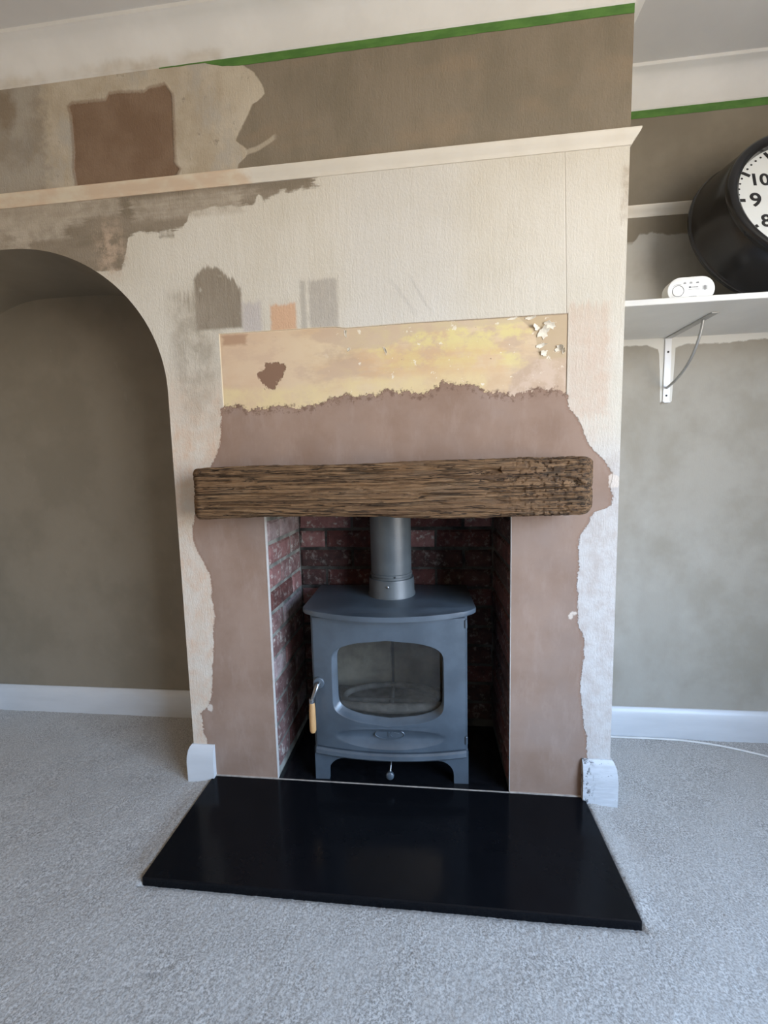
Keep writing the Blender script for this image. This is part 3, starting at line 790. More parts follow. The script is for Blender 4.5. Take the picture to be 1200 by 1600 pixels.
    c = n.mix(n.rng(f, .32, .68), (.105, .056, .027, 1), (.250, .142, .068, 1))
    c = n.mix(n.mul(n.rng(g, .5, .72), .6), c, (.30, .195, .105, 1))
    c = n.mix(n.mul(n.rng(g, .42, .26), .85), c, (.022, .013, .008, 1))
    cr1 = n.m('ABSOLUTE', n.sub(n.noise(1, 3, .6, n.stretch(2.6, 62, 62, 3.0), .5), .5)); cr2 = n.m('ABSOLUTE', n.sub(n.noise(1, 3, .65, n.stretch(5, 135, 135, 8.0), .4), .5))
    c = n.mix(n.mul(n.rng(cr1, .022, .004), .85), c, (.016, .010, .006, 1)); c = n.mix(n.mul(n.rng(cr2, .018, .003), .6), c, (.024, .014, .008, 1))
    rt = n.mul(n.rng(n.X, .80, 1.15), n.rng(n.noise(1, 4, .7, n.stretch(40, 110, 110, 2.0)), .50, .60))
    c = n.mix(n.mul(rt, .75), c, (.025, .017, .013, 1))
    c = n.mix(n.mul(n.rng(n.noise(1, 4, .6, n.stretch(6, 30, 30, 6.0)), .52, .7), .35), c, (.19, .135, .085, 1))
    nm = n.bump(n.sub(n.add(n.mul(f, .7), g), n.rng(cr1, .03, .006)), .004, .9)
    mat = n.set(c, .72, nm, Specular_IOR_Level=.3)
    o = mesh('oak_mantel', V, F, mat, None, 3.14)
    return tag(o, 'weathered dark oak mantel beam with deep grain cracks above the stove', 'mantel')
build_mantel()

# ------------------------------------------------------------------ wood-burning stove
def stove_paint(name, c, rough, metal=0.0):
    n = NT(name)
    f = n.noise(9, 5, .6); g = n.noise(55, 4, .65)
    k = n.mix(n.rng(f, .35, .65), tuple(x * .82 for x in c) + (1,), tuple(x * 1.12 for x in c) + (1,))
    k = n.mix(n.mul(n.rng(n.noise(7, 4, .6, n.stretch(1, 1, 1, 3.3)), .58, .72), .35), k, tuple(x * .5 for x in c) + (1,))
    k = n.mix(n.mul(n.rng(g, .66, .74), .25), k, tuple(x * 1.9 for x in c) + (1,))
    return n.set(k, n.rng(f, .3, .7, rough - .06, rough + .06), n.bump(n.noise(420, 2, .6), .0004, .35), Metallic=metal, Specular_IOR_Level=.75)
ST = stove_paint('stove_gunmetal_paint', (.068, .088, .109), .34)
STF = stove_paint('flue_gunmetal_paint', (.085, .098, .104), .42)
STD = stove_paint('stove_dark_seams', (.012, .013, .014), .6)
FIRE = simple('firebrick_smoked', (.20, .185, .15, 1), .9, .18, 9, .3, 60)
IRON = simple('ashy_cast_iron', (.10, .095, .088, 1), .8, .2, 25, .4, 120)
WOOD = simple('turned_beech_handle', (.50, .29, .125, 1), .4, .12, 6, .1, 60, stretch=(6, 6, 1))
STEEL = simple('dull_bright_steel', (.35, .36, .37, 1), .32, .06, 30, Metallic=1.0)
def glass_mat():
    n = NT('smoked_stove_glass'); t = n.t
    tr = t.nodes.new('ShaderNodeBsdfTransparent'); tr.inputs[0].default_value = (.80, .80, .78, 1)
    gl = t.nodes.new('ShaderNodeBsdfGlossy'); gl.inputs['Roughness'].default_value = .04
    df = t.nodes.new('ShaderNodeBsdfDiffuse'); df.inputs[0].default_value = (.12, .11, .09, 1)
    fr = t.nodes.new('ShaderNodeFresnel'); fr.inputs[0].default_value = 1.5
    a = t.nodes.new('ShaderNodeMixShader'); n.t.links.new(n.rng(n.noise(9, 4, .65), .35, .7, .04, .20), a.inputs[0])
    t.links.new(tr.outputs[0], a.inputs[1]); t.links.new(df.outputs[0], a.inputs[2])
    b = t.nodes.new('ShaderNodeMixShader'); t.links.new(fr.outputs[0], b.inputs[0]); t.links.new(a.outputs[0], b.inputs[1]); t.links.new(gl.outputs[0], b.inputs[2])
    t.links.new(b.outputs[0], n.out.inputs[0])
    return n.mat
GLASS = glass_mat()

def build_stove():
    S = empty('wood_stove', (.602, .017, HT), (0, 0, .03))
    tag(S, 'gunmetal wood-burning stove with bowed glass door standing in the brick recess', 'stove')
    HW, HD, B = .248, .241, .030
    bow = lambda x: -B * max(0.0, 1 - (x / HW) ** 2)
    # body shell: sides, back, bottom, front frame strips
    bm = bmesh.new()
    add_box(bm, -HW, -HW + .012, .004, .285, .105, .560, .002, 1); add_box(bm, HW - .012, HW, .004, .285, .105, .560, .002, 1)
    add_box(bm, -HW, HW, .273, .285, .105, .560); add_box(bm, -HW, HW, .006, .285, .105, .118)
    add_box(bm, -HW, HW, .006, .285, .548, .560)
    bmobj('body', bm, ST, S, .6)
    bm = bmesh.new()
    zf, zr = .196, .515
    add_box(bm, -HW + .012, -.205, .018, .036, .12, .548); add_box(bm, .205, HW - .012, .018, .036, .12, .548)
    add_box(bm, -.205, .205, .018, .036, .505, .548); add_box(bm, -.205, .205, .018, .036, .12, .20)
    bmobj('door_frame', bm, STD, S)
    # firebox lining
    bm = bmesh.new()
    add_box(bm, -.215, -.008, .236, .250, zf, zr, .003, 1); add_box(bm, .002, .215, .236, .250, zf, zr, .003, 1)
    bmobj('back_brick', bm, FIRE, S)
    bm = bmesh.new(); add_box(bm, -.232, -.212, .030, .262, zf, zr, .003, 1); bmobj('side_brick', bm, FIRE, S)
    bm = bmesh.new(); add_box(bm, .212, .232, .030, .262, zf, zr, .003, 1); bmobj('side_brick', bm, FIRE, S)
    bm = bmesh.new(); add_box(bm, -.232, .232, .030, .262, zf - .02, zf); bmobj('firebox_floor', bm, IRON, S)
    bm = bmesh.new(); add_box(bm, -.232, .232, .070, .262, zr, zr + .01); bmobj('baffle', bm, FIRE, S)
    bm = bmesh.new(); add_lathe(bm, [(.010, 0), (.010, .004), (.006, .005)], 16, 'Y', (.012, .236, .385)); bmobj('air_nozzle', bm, STD, S)
    bm = bmesh.new()
    add_tube(bm, [(.168 * math.cos(a), .120 + .085 * math.sin(a), .222) for a in [2 * math.pi * i / 48 for i in range(49)]], .011, 8)
    add_tube(bm, [(-.155, .11, .215), (.155, .11, .215)], .009, 8)
    add_tube(bm, [(.0, .04, .215), (.0, .20, .215)], .008, 8)
    bmobj('grate', bm, IRON, S, .8)
    bm = bmesh.new()
    add_tube(bm, [(x, .026 + .02 * (x / .2) ** 2, .238) for x in np.linspace(-.196, .196, 25)], [.015] * 25, 8)
    bmobj('log_guard', bm, IRON, S, .8)
    # door: bowed casting with a chamfered window and a dished oval panel
    V, F = [], []
    N = 128; ang = [2 * math.pi * (i + .0) / N for i in range(N)]
    def se(a, p): c, s_ = math.cos(a), math.sin(a); return math.copysign(abs(c) ** (2 / p), c), math.copysign(abs(s_) ** (2 / p), s_)
    zt = lambda x: .489 - .034 * min(1.2, (x / .173) ** 2); zb = lambda x: .208 + .030 * min(1.2, (x / .173) ** 2)
    hole = []; rect = []
    Z0, Z1 = .2035, .553
    for a in ang:
        u, v = se(a, 9); x = .1775 * u - .004
        hole.append((x, zb(x) + (zt(x) - zb(x)) * (v + 1) / 2))
        mxx = max(abs(u), abs(v)); rect.append((HD * u / mxx, (Z0 + Z1) / 2 + (Z1 - Z0) / 2 * v / mxx))
    rings = []
    for f in (0, .2, .4, .6, .8, .94, 1.0):
        r_ = []
        for (rx, rz), (hx, hz) in zip(rect, hole):
            x = rx + (hx - rx) * f; z = rz + (hz - rz) * f
            V.append((x, bow(x), z)); r_.append(len(V) - 1)
        rings.append(r_)
    cx, cz = -.004, .35
    for sc, dy in ((.992, .002), (.958, .028), (.952, .034)):
        r_ = []
        for hx, hz in hole:
            x = cx + (hx - cx) * sc + (1 - sc) * .11; z = cz + (hz - cz) * sc + (1 - sc) * .07
            V.append((x, bow(x) + dy, z)); r_.append(len(V) - 1)
        rings.append(r_)
    # lower panel around the dished oval
    Za, Zb_ = .1215, .2035; ec = .1640; ea, eb = .174, .0345
    rings2 = []
    o_ = []; rect2 = []
    for a in ang:
        c, s_ = math.cos(a), math.sin(a); o_.append((ea * c, ec + eb * s_)); mxx = max(abs(c), abs(s_))
        rect2.append((HD * c / mxx, (Za + Zb_) / 2 + (Zb_ - Za) / 2 * s_ / mxx))
    for f in (0, .3, .6, .85, 1.0):
        r_ = []
        for (rx, rz), (hx, hz) in zip(rect2, o_):
            x = rx + (hx - rx) * f; z = rz + (hz - rz) * f; V.append((x, bow(x), z)); r_.append(len(V) - 1)
        rings2.append(r_)
    for k in (.96, .85, .7, .5, .3, .12):
        r_ = []
        for hx, hz in o_:
            x = hx * k; z = ec + (hz - ec) * k; V.append((x, bow(x) + .017 * (1 - k * k), z)); r_.append(len(V) - 1)
        rings2.append(r_)
    for rs in (rings, rings2):
        for a, b in zip(rs[:-1], rs[1:]):
            for i in range(N): F.append((a[i], a[(i + 1) % N], b[(i + 1) % N], b[i]))
    F.append(tuple(rings2[-1]))
    # returns at the outer edges
    for rs in (rings, rings2):
        r_ = []
        for i in rs[0]:
            x, y, z = V[i]; V.append((x, .016, z)); r_.append(len(V) - 1)
        for i in range(N): F.append((rs[0][i], r_[i], r_[(i + 1) % N], rs[0][(i + 1) % N]))
    D = mesh('door', V, F, ST, S, .55, recalc=False)
    # glass
    V, F = [], []
    K = 24
    for hx, hz in hole:
        x = cx + (hx - cx) * .955; z = cz + (hz - cz) * .945
        V.append((x, bow(x) + .0235, z))
    # strip columns between bottom and top of the outline
    xs = np.linspace(-.172, .164, K); V = []
    for x in xs:
        V.append((x, bow(x) + .032, zb(x) + .004)); V.append((x, bow(x) + .032, zt(x) + .002))
    F = [(2 * i, 2 * i + 2, 2 * i + 3, 2 * i + 1) for i in range(K - 1)]
    g = mesh('glass_pane', V, F, GLASS, D, 3.14)
    # oval badge with a raised rim and cast mark
    bm = bmesh.new()
    ez = .1755
    by = lambda x, z: bow(x) + .017 * max(0, 1 - (x / ea) ** 2 - ((z - ec) / eb) ** 2)
    pts = [(.0465 * math.cos(a), by(0, ez) - .004, ez + .0165 * math.sin(a)) for a in [2 * math.pi * i / 40 for i in range(41)]]
    add_tube(bm, pts, .0019, 6)
    bmobj('badge_rim', bm, ST, D, .9)
    bm = bmesh.new()
    ring = [bm.verts.new((.0455 * math.cos(a), by(0, ez) - .0030, ez + .0158 * math.sin(a))) for a in [2 * math.pi * i / 40 for i in range(40)]]
    bk = [bm.verts.new((v.co.x, v.co.y + .012, v.co.z)) for v in ring]
    bm.faces.new(ring)
    for i in range(40): bm.faces.new((ring[i], ring[(i + 1) % 40], bk[(i + 1) % 40], bk[i]))
    bmobj('badge', bm, STD if False else ST, D)
    bm = bmesh.new()
    yb = by(0, ez) - .0036
    add_tube(bm, [(-.004, yb, ez + .0085), (-.0035, yb, ez - .0085)], .0017, 6)
    add_tube(bm, [(.012 - .010 * math.sin(a), yb, ez + .0085 * math.cos(a)) for a in np.linspace(.35, 2.8, 10)], .0013, 6)
    add_tube(bm, [(.014, yb, ez + .006), (.030, yb, ez + .002)], .0010, 6)
    bmobj('badge_mark', bm, ST, D, .9)
    # curved ash lip below the door
    bm = bmesh.new()
    prof = [(.012, .118), (-.004, .117), (-.010, .112), (-.012, .100), (-.006, .093), (.012, .090)]
    rg = []
    for x in np.linspace(-HD - .002, HD + .002, 33):
        rg.append([bm.verts.new((x, bow(x) * 1.0 + o + .002, z)) for o, z in prof])
    for a, b in zip(rg[:-1], rg[1:]):
        for j in range(len(prof)): bm.faces.new((a[j], a[(j + 1) % len(prof)], b[(j + 1) % len(prof)], b[j]))
    bm.faces.new(rg[0]); bm.faces.new(rg[-1][::-1])
    bmobj('ash_lip', bm, ST, S, .5)
    # apron with curved brackets running into each leg
    def leg(sgn, y0, y1):
        o = [(-.250, 0), (-.204, 0), (-.2035, .030)] + [(-.2035 + .050 * (1 - math.cos(a)), .030 + .046 * math.sin(a)) for a in [math.pi / 2 * i / 7 for i in range(1, 8)]] + [(0, .082), (0, .100), (-.250, .112)]
        if sgn > 0: o = [(-x, z) for x, z in o][::-1]
        bm = bmesh.new(); add_prism(bm, o, y0, y1); bmobj('leg', bm, ST, S)
    for s in (-1, 1): leg(s, .000, .014); leg(s, .270, .284)
    # air slider: rod and round knob
    bm = bmesh.new(); add_tube(bm, [(.004, .05, .095), (.002, -.012, .075), (.000, -.026, .054)], .0024, 8); k = bmobj('air_control', bm, STEEL, S, .8)
    bm = bmesh.new(); add_lathe(bm, [(.004, -.006), (.011, -.005), (.0132, 0), (.0125, .006), (.009, .009), (.003, .010)], 24, 'Y', (-.001, -.028, .043)); bmobj('knob', bm, ST, k, .6)
    # door handle: boss, cranked steel arm, turned wooden grip
    hb = (-.226, bow(.226) - .002, .338)
    bm = bmesh.new(); add_lathe(bm, [(.0185, -.012), (.0185, .003), (.016, .006), (.010, .007)], 28, 'Y', hb); H = bmobj('handle_boss', bm, ST, S, .6)
    bm = bmesh.new()
    add_tube(bm, [(hb[0], hb[1], hb[2]), (hb[0], hb[1] - .018, hb[2]), (hb[0] - .004, hb[1] - .026, hb[2] - .010), (hb[0] - .013, hb[1] - .028, hb[2] - .036), (hb[0] - .017, hb[1] - .028, hb[2] - .052)], [.008, .008, .0075, .0065, .0075], 12)
    bmobj('handle_arm', bm, STEEL, H, .8)
    gx, gy, gz = hb[0] - .0175, hb[1] - .028, hb[2] - .050
    bm = bmesh.new(); add_lathe(bm, [(.0072, 0), (.0085, -.003), (.0100, -.030), (.0105, -.070), (.0102, -.095), (.0075, -.101), (.003, -.103)][::-1], 20, 'Z', (gx, gy, gz)); bmobj('grip', bm, WOOD, H, .7)
    bm = bmesh.new(); add_lathe(bm, [(.0088, -.002), (.0088, .010), (.007, .012)], 16, 'Z', (gx, gy, gz)); bmobj('ferrule', bm, STEEL, H, .7)
    # hinge pins on the other side
    for z in (.533, .150):
        bm = bmesh.new(); add_lathe(bm, [(.005, 0), (.005, .024), (.0035, .026)], 12, 'Z', (HD + .002, -.001, z - .012)); bmobj('hinge_pin', bm, ST, S, .6)
    # top plate with a bowed front and rounded corners
    W, r_ = .279, .018
    out = [(-W, .292), (-W, .035)]
    fr = lambda x: -.068 + .075 * (x / W) ** 2
    out += [(-W + .002, .024), (-W + .008, .013), (-W + .018, .005)]
    out += [(x, fr(x)) for x in np.linspace(-W + .034, W - .034, 25)]
    out += [(W - .018, .005), (W - .008, .013), (W - .002, .024), (W, .035), (W, .292)]
    bm = bmesh.new()
    a = [bm.verts.new((x, y, .561)) for x, y in out]; b = [bm.verts.new((x, y, .577)) for x, y in out]
    bm.faces.new(a); tf = bm.faces.new(b[::-1]); n = len(out)
    for i in range(n): bm.faces.new((a[i], b[i], b[(i + 1) % n], a[(i + 1) % n]))
    es = [e for e in bm.edges if abs(e.verts[0].co.z - e.verts[1].co.z) < 1e-6]
    bmesh.ops.bevel(bm, geom=es, offset=.004, segments=3, affect='EDGES', profile=.5)
    bmobj('top_plate', bm, ST, S, .5)
    return S
build_stove()

FL = empty('flue_pipe', (.600, .200, HT + .577))
tag(FL, 'round gunmetal flue pipe rising from the stove top behind the beam', 'flue')
bm = bmesh.new(); add_lathe(bm, [(.062, .03), (.0715, .03), (.0715, .30), (.0715, .333), (.06, .333)], 64); bmobj('pipe', bm, STF, FL, .6)
bm = bmesh.new(); add_lathe(bm, [(.084, -.003), (.084, .004), (.081, .012), (.0795, .058), (.0785, .062), (.073, .063)], 64); bmobj('collar', bm, STF, FL, .5)
bm = bmesh.new(); add_lathe(bm, [(.0725, .070), (.0742, .072), (.0742, .079), (.0725, .081)], 64); bmobj('joint_band', bm, STF, FL, .6)
bm = bmesh.new(); add_lathe(bm, [(.0042, -.004), (.0042, .002), (.002, .0032)], 12, 'Y', (-.006, -.080, .043)); bmobj('screw', bm, STEEL, FL, .6)
bm = bmesh.new(); add_lathe(bm, [(.003, -.003), (.003, .001), (.001, .0015)], 10, 'Y', (.018, -.0735, .075)); bmobj('rivet', bm, STD, FL, .6)

# ------------------------------------------------------------------ green masking tape along the coving
n_ = NT('green_masking_tape')
tcol = n_.mix(n_.rng(n_.noise(14, 4, .6, n_.stretch(1, 1, 3)), .35, .65), (.055, .150, .022, 1), (.085, .205, .035, 1))
TAPE = n_.set(tcol, .6, n_.bump(n_.noise(1, 2, .5, n_.stretch(300, 300, 30)), .0003, .5))
def tape(name, xs, ws, y, label):
    bm = bmesh.new(); r = random.Random(3); rg = []
    for x, w in zip(xs, ws):
        t = ZT + .0012 + r.uniform(-.0008, .0006); b = t - w + r.uniform(-.0003, .0003)
        rg.append([bm.verts.new((x, y, b)), bm.verts.new((x, y - .0007, b)), bm.verts.new((x, y - .0007, t)), bm.verts.new((x, y, t))])
    for a, c in zip(rg[:-1], rg[1:]):
        for j in range(4): bm.faces.new((a[j], a[(j + 1) % 4], c[(j + 1) % 4], c[j]))
    bm.faces.new(rg[0]); bm.faces.new(rg[-1][::-1])
    return tag(bmobj(name, bm, TAPE), label, 'tape')
xs = list(np.linspace(-.02, .12, 9)) + list(np.linspace(.125, .20, 6)) + list(np.linspace(.22, XR, 40))
ws = [.0025 + .0012 * i / 9 for i in range(9)] + [.006, .010, .014, .017, .019, .021] + [.0225] * 40
tape('masking_tape', xs, ws, -.0003, 'green masking tape under the coving along the chimney breast')
tape('masking_tape', list(np.linspace(XR + .001, XRW - .01, 40)), [.0240] * 40, YB - .0003, 'green masking tape under the coving of the alcove with the shelf')

# ------------------------------------------------------------------ torn paper flakes left on the bare panel
FLK = simple('torn_paper_white', (.74, .68, .56, 1), .8, .08, 50, .3, 120)
def flake(px, py, w, hgt, rot, curl, seed):
    """a torn, curled scrap: jagged outline, lifted along one side"""
    x, z = PW(px, py); r = random.Random(seed); V, F = [], []
    N = 16; rad = [r.uniform(.45, 1.0) for _ in range(N)]
    ca, sa = math.cos(rot), math.sin(rot)
    def put(u, v):
        lift = .0008 + curl * max(0.0, u + .15) ** 2 + curl * .35 * max(0.0, v - .2)
        a, b = u * w / 2, v * hgt / 2
        V.append((a * ca - b * sa, -lift, a * sa + b * ca))
    put(0, 0)
    for f in (.5, 1.0):
        for i in range(N):
            t = 2 * math.pi * i / N; k = f * (rad[i] if f == 1.0 else .8); put(math.cos(t) * k * 1.2, math.sin(t) * k * 1.2)
    for i in range(N):
        j = (i + 1) % N
        F.append((0, 1 + i, 1 + j)); F.append((1 + i, 1 + N + i, 1 + N + j, 1 + j))
    o = mesh('paper_flake', V, F, FLK, wall_front); o.location = (x, 0, z)
    md = o.modifiers.new('thickness', 'SOLIDIFY'); md.thickness = .0006
for a in ((849, 520, .040, .030, .9, .007, 1), (838, 512, .020, .016, 2.6, .006, 2), (858, 508, .022, .034, 1.3, .009, 3), (846, 540, .030, .016, .4, .006, 4), (873, 545, .022, .018, .2, .009, 5), (828, 497, .030, .010, .1, .004, 6),
          (800, 498, .040, .008, .15, .003, 7), (540, 521, .010, .026, .1, .004, 8), (545, 546, .012, .014, -.7, .004, 9), (602, 548, .008, .022, .3, .004, 10), (850, 552, .018, .022, 1.8, .006, 11), (880, 548, .008, .022, .0, .006, 12)):
    flake(*a)

# ------------------------------------------------------------------ shelf in the alcove, with its bracket
s = boxo('shelf', XR + .001, 2.36, .018, YB - .0005, 1.467, 1.483, M['shelf'], None, .0012, 1)
tag(s, 'white laminate wall shelf in the alcove carrying the clock', 'shelf')
GM = simple('grey_bracket_steel', (.40, .40, .385, 1), .4, .05, 20, Metallic=.6)
def bracket(x, label):
    b = empty('shelf_bracket', (x, YB, 1.25)); tag(b, label, 'bracket')
    bm = bmesh.new(); add_box(bm, -.011, .011, -.0042, -.0002, -.003, .2168, .001, 1); add_box(bm, -.011, .011, -.012, -.0002, -.005, -.001, .001, 1); bmobj('wall_plate', bm, M['window'], b, .6)
    bm = bmesh.new(); add_box(bm, -.0105, .0105, -.247, -.0002, .2128, .2169, .001, 1); bmobj('arm', bm, GM, b, .6)
    bm = bmesh.new()
    P0, P1, P2 = Vector((0, -.190, .213)), Vector((0, -.165, .085)), Vector((0, -.004, .046))
    add_tube(bm, [P0 * (1 - t) ** 2 + P1 * 2 * t * (1 - t) + P2 * t * t for t in np.linspace(0, 1, 22)], .0042, 8)
    bmobj('brace', bm, GM, b, .8)
    for z in (.168, .020):
        bm = bmesh.new(); add_lathe(bm, [(.0035, 0), (.0035, .0052), (.002, .006)], 10, 'Y', (0, 0, z)); bmobj('screw', bm, STD, b, .6)
bracket(1.5665, 'grey steel shelf bracket with curved brace under the white shelf')

# ------------------------------------------------------------------ big black drum clock leaning on the shelf
BLK = simple('black_gloss_enamel', (.011, .011, .012, 1), .24, .12, 8, .05, 25)
DIAL = simple('white_dial', (.72, .74, .72, 1), .35, .01, 4)
INK = simple('black_dial_print', (.012, .012, .013, 1), .5, .02)
def text_mesh(txt, size, bold=0.0, font_ext=.0006):
    cu = bpy.data.curves.new('t', 'FONT'); cu.body = txt; cu.size = size; cu.align_x = 'CENTER'; cu.align_y = 'CENTER'
    cu.bevel_depth = bold; cu.bevel_resolution = 0; cu.extrude = .0001; cu.resolution_u = 6
    o = bpy.data.objects.new('t', cu); C.objects.link(o); bpy.context.view_layer.update()
    me = bpy.data.meshes.new_from_object(o.evaluated_get(bpy.context.evaluated_depsgraph_get()))
    bpy.data.objects.remove(o); bpy.data.curves.remove(cu)
    me.materials.clear()
    return me
def build_clock():
    K = empty('drum_clock', (1.825, .252, 1.744), (-.32, 0, .06))
    tag(K, 'large black drum clock with white dial leaning back on the shelf', 'clock')
    R = .272; rf = .2035; d = .1175; rot = .06
    bm = bmesh.new(); add_lathe(bm, [(R - .03, -.004), (R - .002, -.004), (R, .000), (R, .006), (R - .004, .008), (R - .007, .012), (R - .012, .030), (R - .022, .062), (R - .032, .090), (.232, .104), (.226, .112), (.214, .112), (.210, .085)], 96, 'Y', cap=False); bmobj('case', bm, BLK, K, .5)
    bm = bmesh.new(); add_lathe(bm, [(.226, .103), (.2335, .106), (.2350, .113), (.2325, .121), (.226, .1255), (.216, .125), (.209, .120), (rf, .1165), (rf - .001, .094), (rf + .003, .094)], 96, 'Y', cap=False); bmesh.ops.delete(bm, geom=[f for f in bm.faces if len(f.verts) > 10], context='FACES'); bmobj('bezel', bm, BLK, K, .8)
    bm = bmesh.new(); add_lathe(bm, [(rf + .004, d - .022), (rf + .004, d - .018), (.001, d - .018)], 96, 'Y'); dial = bmobj('dial', bm, DIAL, K)
    yf = -(d - .018) - .0004
    for h in range(1, 13):
        a = math.radians((h - 9) * 30) + rot
        p = Vector((-math.cos(a), 0, math.sin(a)))
        bm = bmesh.new(); add_box(bm, -.0125, .0125, -.0005, .0003, -.0048, .0048); o = bmobj('hour_mark', bm, INK, dial)
        o.matrix_local = Matrix.Translation(p * .1865 + Vector((0, yf, 0))) @ Matrix.Rotation(a, 4, 'Y')
        me = text_mesh(str(h), .058 if h != 9 else .066, .0016); me.materials.append(INK)
        o = link('numeral', me, INK, dial)
        o.matrix_local = Matrix.Translation(p * .145 + Vector((0, yf, 0))) @ Matrix.Rotation(rot, 4, 'Y') @ Matrix.Diagonal((1, .35, 1, 1)) @ Matrix.Rotation(math.pi / 2, 4, 'X')
    bm = bmesh.new(); add_lathe(bm, [(.0031, 0), (.0031, .0006)], 10, 'Y'); bmesh.ops.recalc_face_normals(bm, faces=bm.faces[:])
    dot = bpy.data.meshes.new('minute_dot'); bm.to_mesh(dot); bm.free(); dot.materials.append(INK)
    for mn in range(60):
        if mn % 5 == 0: continue
        a = math.radians((mn / 5 - 9) * 30) + rot
        o = bpy.data.objects.new('minute_dot', dot); C.objects.link(o); o.parent = dial
        o.location = (-math.cos(a) * .191, yf, math.sin(a) * .191)
    for nm, ln, w, hr, yy in (('hour_hand', .105, .011, 2.2, -.002), ('minute_hand', .165, .008, 3.6, -.0035)):
        a = math.radians((hr - 9) * 30) + rot
        bm = bmesh.new(); add_prism(bm, [(-.03, -w / 2), (ln, -w * .35), (ln, w * .35), (-.03, w / 2)], -.0006, .0006); o = bmobj(nm, bm, INK, dial)
        o.matrix_local = Matrix.Translation((0, yf + yy, 0)) @ Matrix.Rotation(math.pi + a, 4, 'Y')
    bm = bmesh.new(); add_lathe(bm, [(.011, 0), (.011, .006), (.006, .008)], 24, 'Y', (0, yf, 0)); bmobj('hub', bm, INK, dial, .6)
    for k in range(6):
        a = math.radians(60 * k + 28); p = Vector((math.cos(a) * .2335, -.112, math.sin(a) * .2335))
        bm = bmesh.new(); add_lathe(bm, [(.003, 0), (.003, .002)], 8, 'Z'); o = bmobj('screw', bm, INK, K); o.location = p; o.rotation_euler = (0, math.pi / 2 - a, 0)
build_clock()

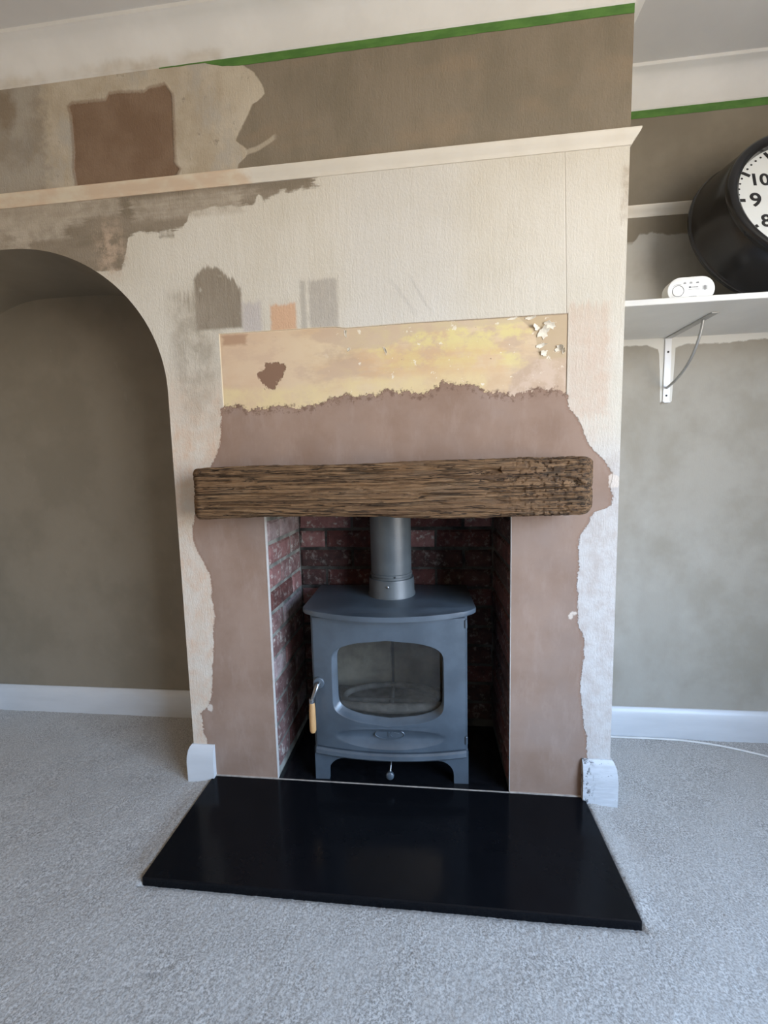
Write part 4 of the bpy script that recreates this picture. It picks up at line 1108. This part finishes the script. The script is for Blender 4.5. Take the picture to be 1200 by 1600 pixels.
# ------------------------------------------------------------------ carbon-monoxide alarm on the shelf
ALM = simple('alarm_white_plastic', (.78, .78, .75, 1), .4, .01, 6)
PRN = simple('alarm_grey_print', (.10, .10, .105, 1), .6, .02)
def build_alarm():
    A = empty('carbon_monoxide_alarm', (1.477, .068, 1.483), (-.03, 0, -.02))
    tag(A, 'small white pill-shaped alarm with round button standing on the shelf', 'alarm')
    W, Hh, T = .125, .072, .034
    def pill(w, hh, y0, y1, y2, bev):
        r = hh / 2; pts = []
        for i in range(25): a = -math.pi / 2 + math.pi * i / 24; pts.append((w / 2 - r + r * math.cos(a), hh / 2 + r * math.sin(a)))
        for i in range(25): a = math.pi / 2 + math.pi * i / 24; pts.append((-w / 2 + r + r * math.cos(a), hh / 2 + r * math.sin(a)))
        bm = bmesh.new(); n = len(pts); rings = []
        cz = hh / 2
        for s, y in ((.93, y2), (1, y2 - .004), (1, y1 + .004), (.975, y1 + .001), (.94, y1)):
            rings.append([bm.verts.new((x - (1 - s) * math.copysign(r, x) if abs(x) > w / 2 - r else x, y, cz + (z - cz) * s)) for x, z in pts])
        for a, b in zip(rings[:-1], rings[1:]):
            for i in range(n): bm.faces.new((a[i], a[(i + 1) % n], b[(i + 1) % n], b[i]))
        bm.faces.new(rings[0][::-1]); bm.faces.new(rings[-1]); return bm
    bmobj('body', pill(W, Hh, 0, 0, T, .003), ALM, A, .6)
    yf = -.0003
    def ringo(x, z, r, t):
        bm = bmesh.new(); add_tube(bm, [(x + r * math.cos(a), yf, z + r * math.sin(a)) for a in [2 * math.pi * i / 32 for i in range(33)]], t, 6); return bm
    bmobj('test_button', ringo(-.034, .034, .0150, .0006), PRN, A)
    bm = bmesh.new(); add_tube(bm, [(-.034 + .0185 * math.cos(a), yf, .034 + .0185 * math.sin(a)) for a in np.linspace(1.1, 2.3, 10)], .0003, 5); bmobj('button_legend', bm, PRN, A)
    for i, x in enumerate((-.017, -.001, .016)):
        bm = bmesh.new(); add_box(bm, x - .0035, x + .0035, yf - .0002, .001, .0530, .0550); add_box(bm, x - .0025, x + .0028, yf - .0002, .001, .0562, .0570); bmobj('indicator', bm, PRN, A)
    bm = bmesh.new(); add_box(bm, -.0055, -.0010, yf - .0002, .001, .0405, .0450); bmobj('emblem', bm, PRN, A)
    bm = bmesh.new()
    for k in range(7): add_box(bm, .0005 + k * .0026, .0022 + k * .0026, yf - .0002, .001, .0415, .0436)
    bmobj('maker_lettering', bm, PRN, A)
    bm = bmesh.new(); add_box(bm, -.007, .0225, yf - .0002, .001, .0362, .0367); bmobj('underline', bm, PRN, A)
    bm = bmesh.new()
    for k in range(8): add_box(bm, -.005 + k * .0025, -.0033 + k * .0025, yf - .0002, .001, .0165, .0180)
    bmobj('small_print', bm, PRN, A)
    for k in range(4):
        bm = bmesh.new(); add_box(bm, .0300 + k * .0031, .0314 + k * .0031, yf - .0002, .001, .0330 + .001 * (k in (0, 3)), .0455 - .001 * (k in (0, 3))); bmobj('sounder_slot', bm, PRN, A)
build_alarm()

# ------------------------------------------------------------------ white cable along the skirting
CAB = simple('white_pvc_cable', (.70, .69, .66, 1), .45, .03)
bm = bmesh.new()
ctrl = [(XR + .02, .3285), (1.40, .3285), (1.53, .3285), (1.60, .328), (1.67, .324), (1.74, .312), (1.80, .295), (1.87, .268), (1.95, .232), (2.05, .19), (2.15, .16)]
pts = []
for i in range(len(ctrl) - 1):
    for t in np.linspace(0, 1, 6, endpoint=False):
        p0, p1, p2, p3 = (Vector(ctrl[max(0, min(len(ctrl) - 1, i + k))]) for k in (-1, 0, 1, 2))
        q = .5 * ((2 * p1) + (p2 - p0) * t + (2 * p0 - 5 * p1 + 4 * p2 - p3) * t * t + (3 * p1 - p0 - 3 * p2 + p3) * t ** 3)
        pts.append((q.x, q.y, .0065))
add_tube(bm, pts, .0036, 8)
tag(bmobj('power_cable', bm, CAB, None, .8), 'thin white cable lying on the carpet beside the alcove skirting', 'cable')
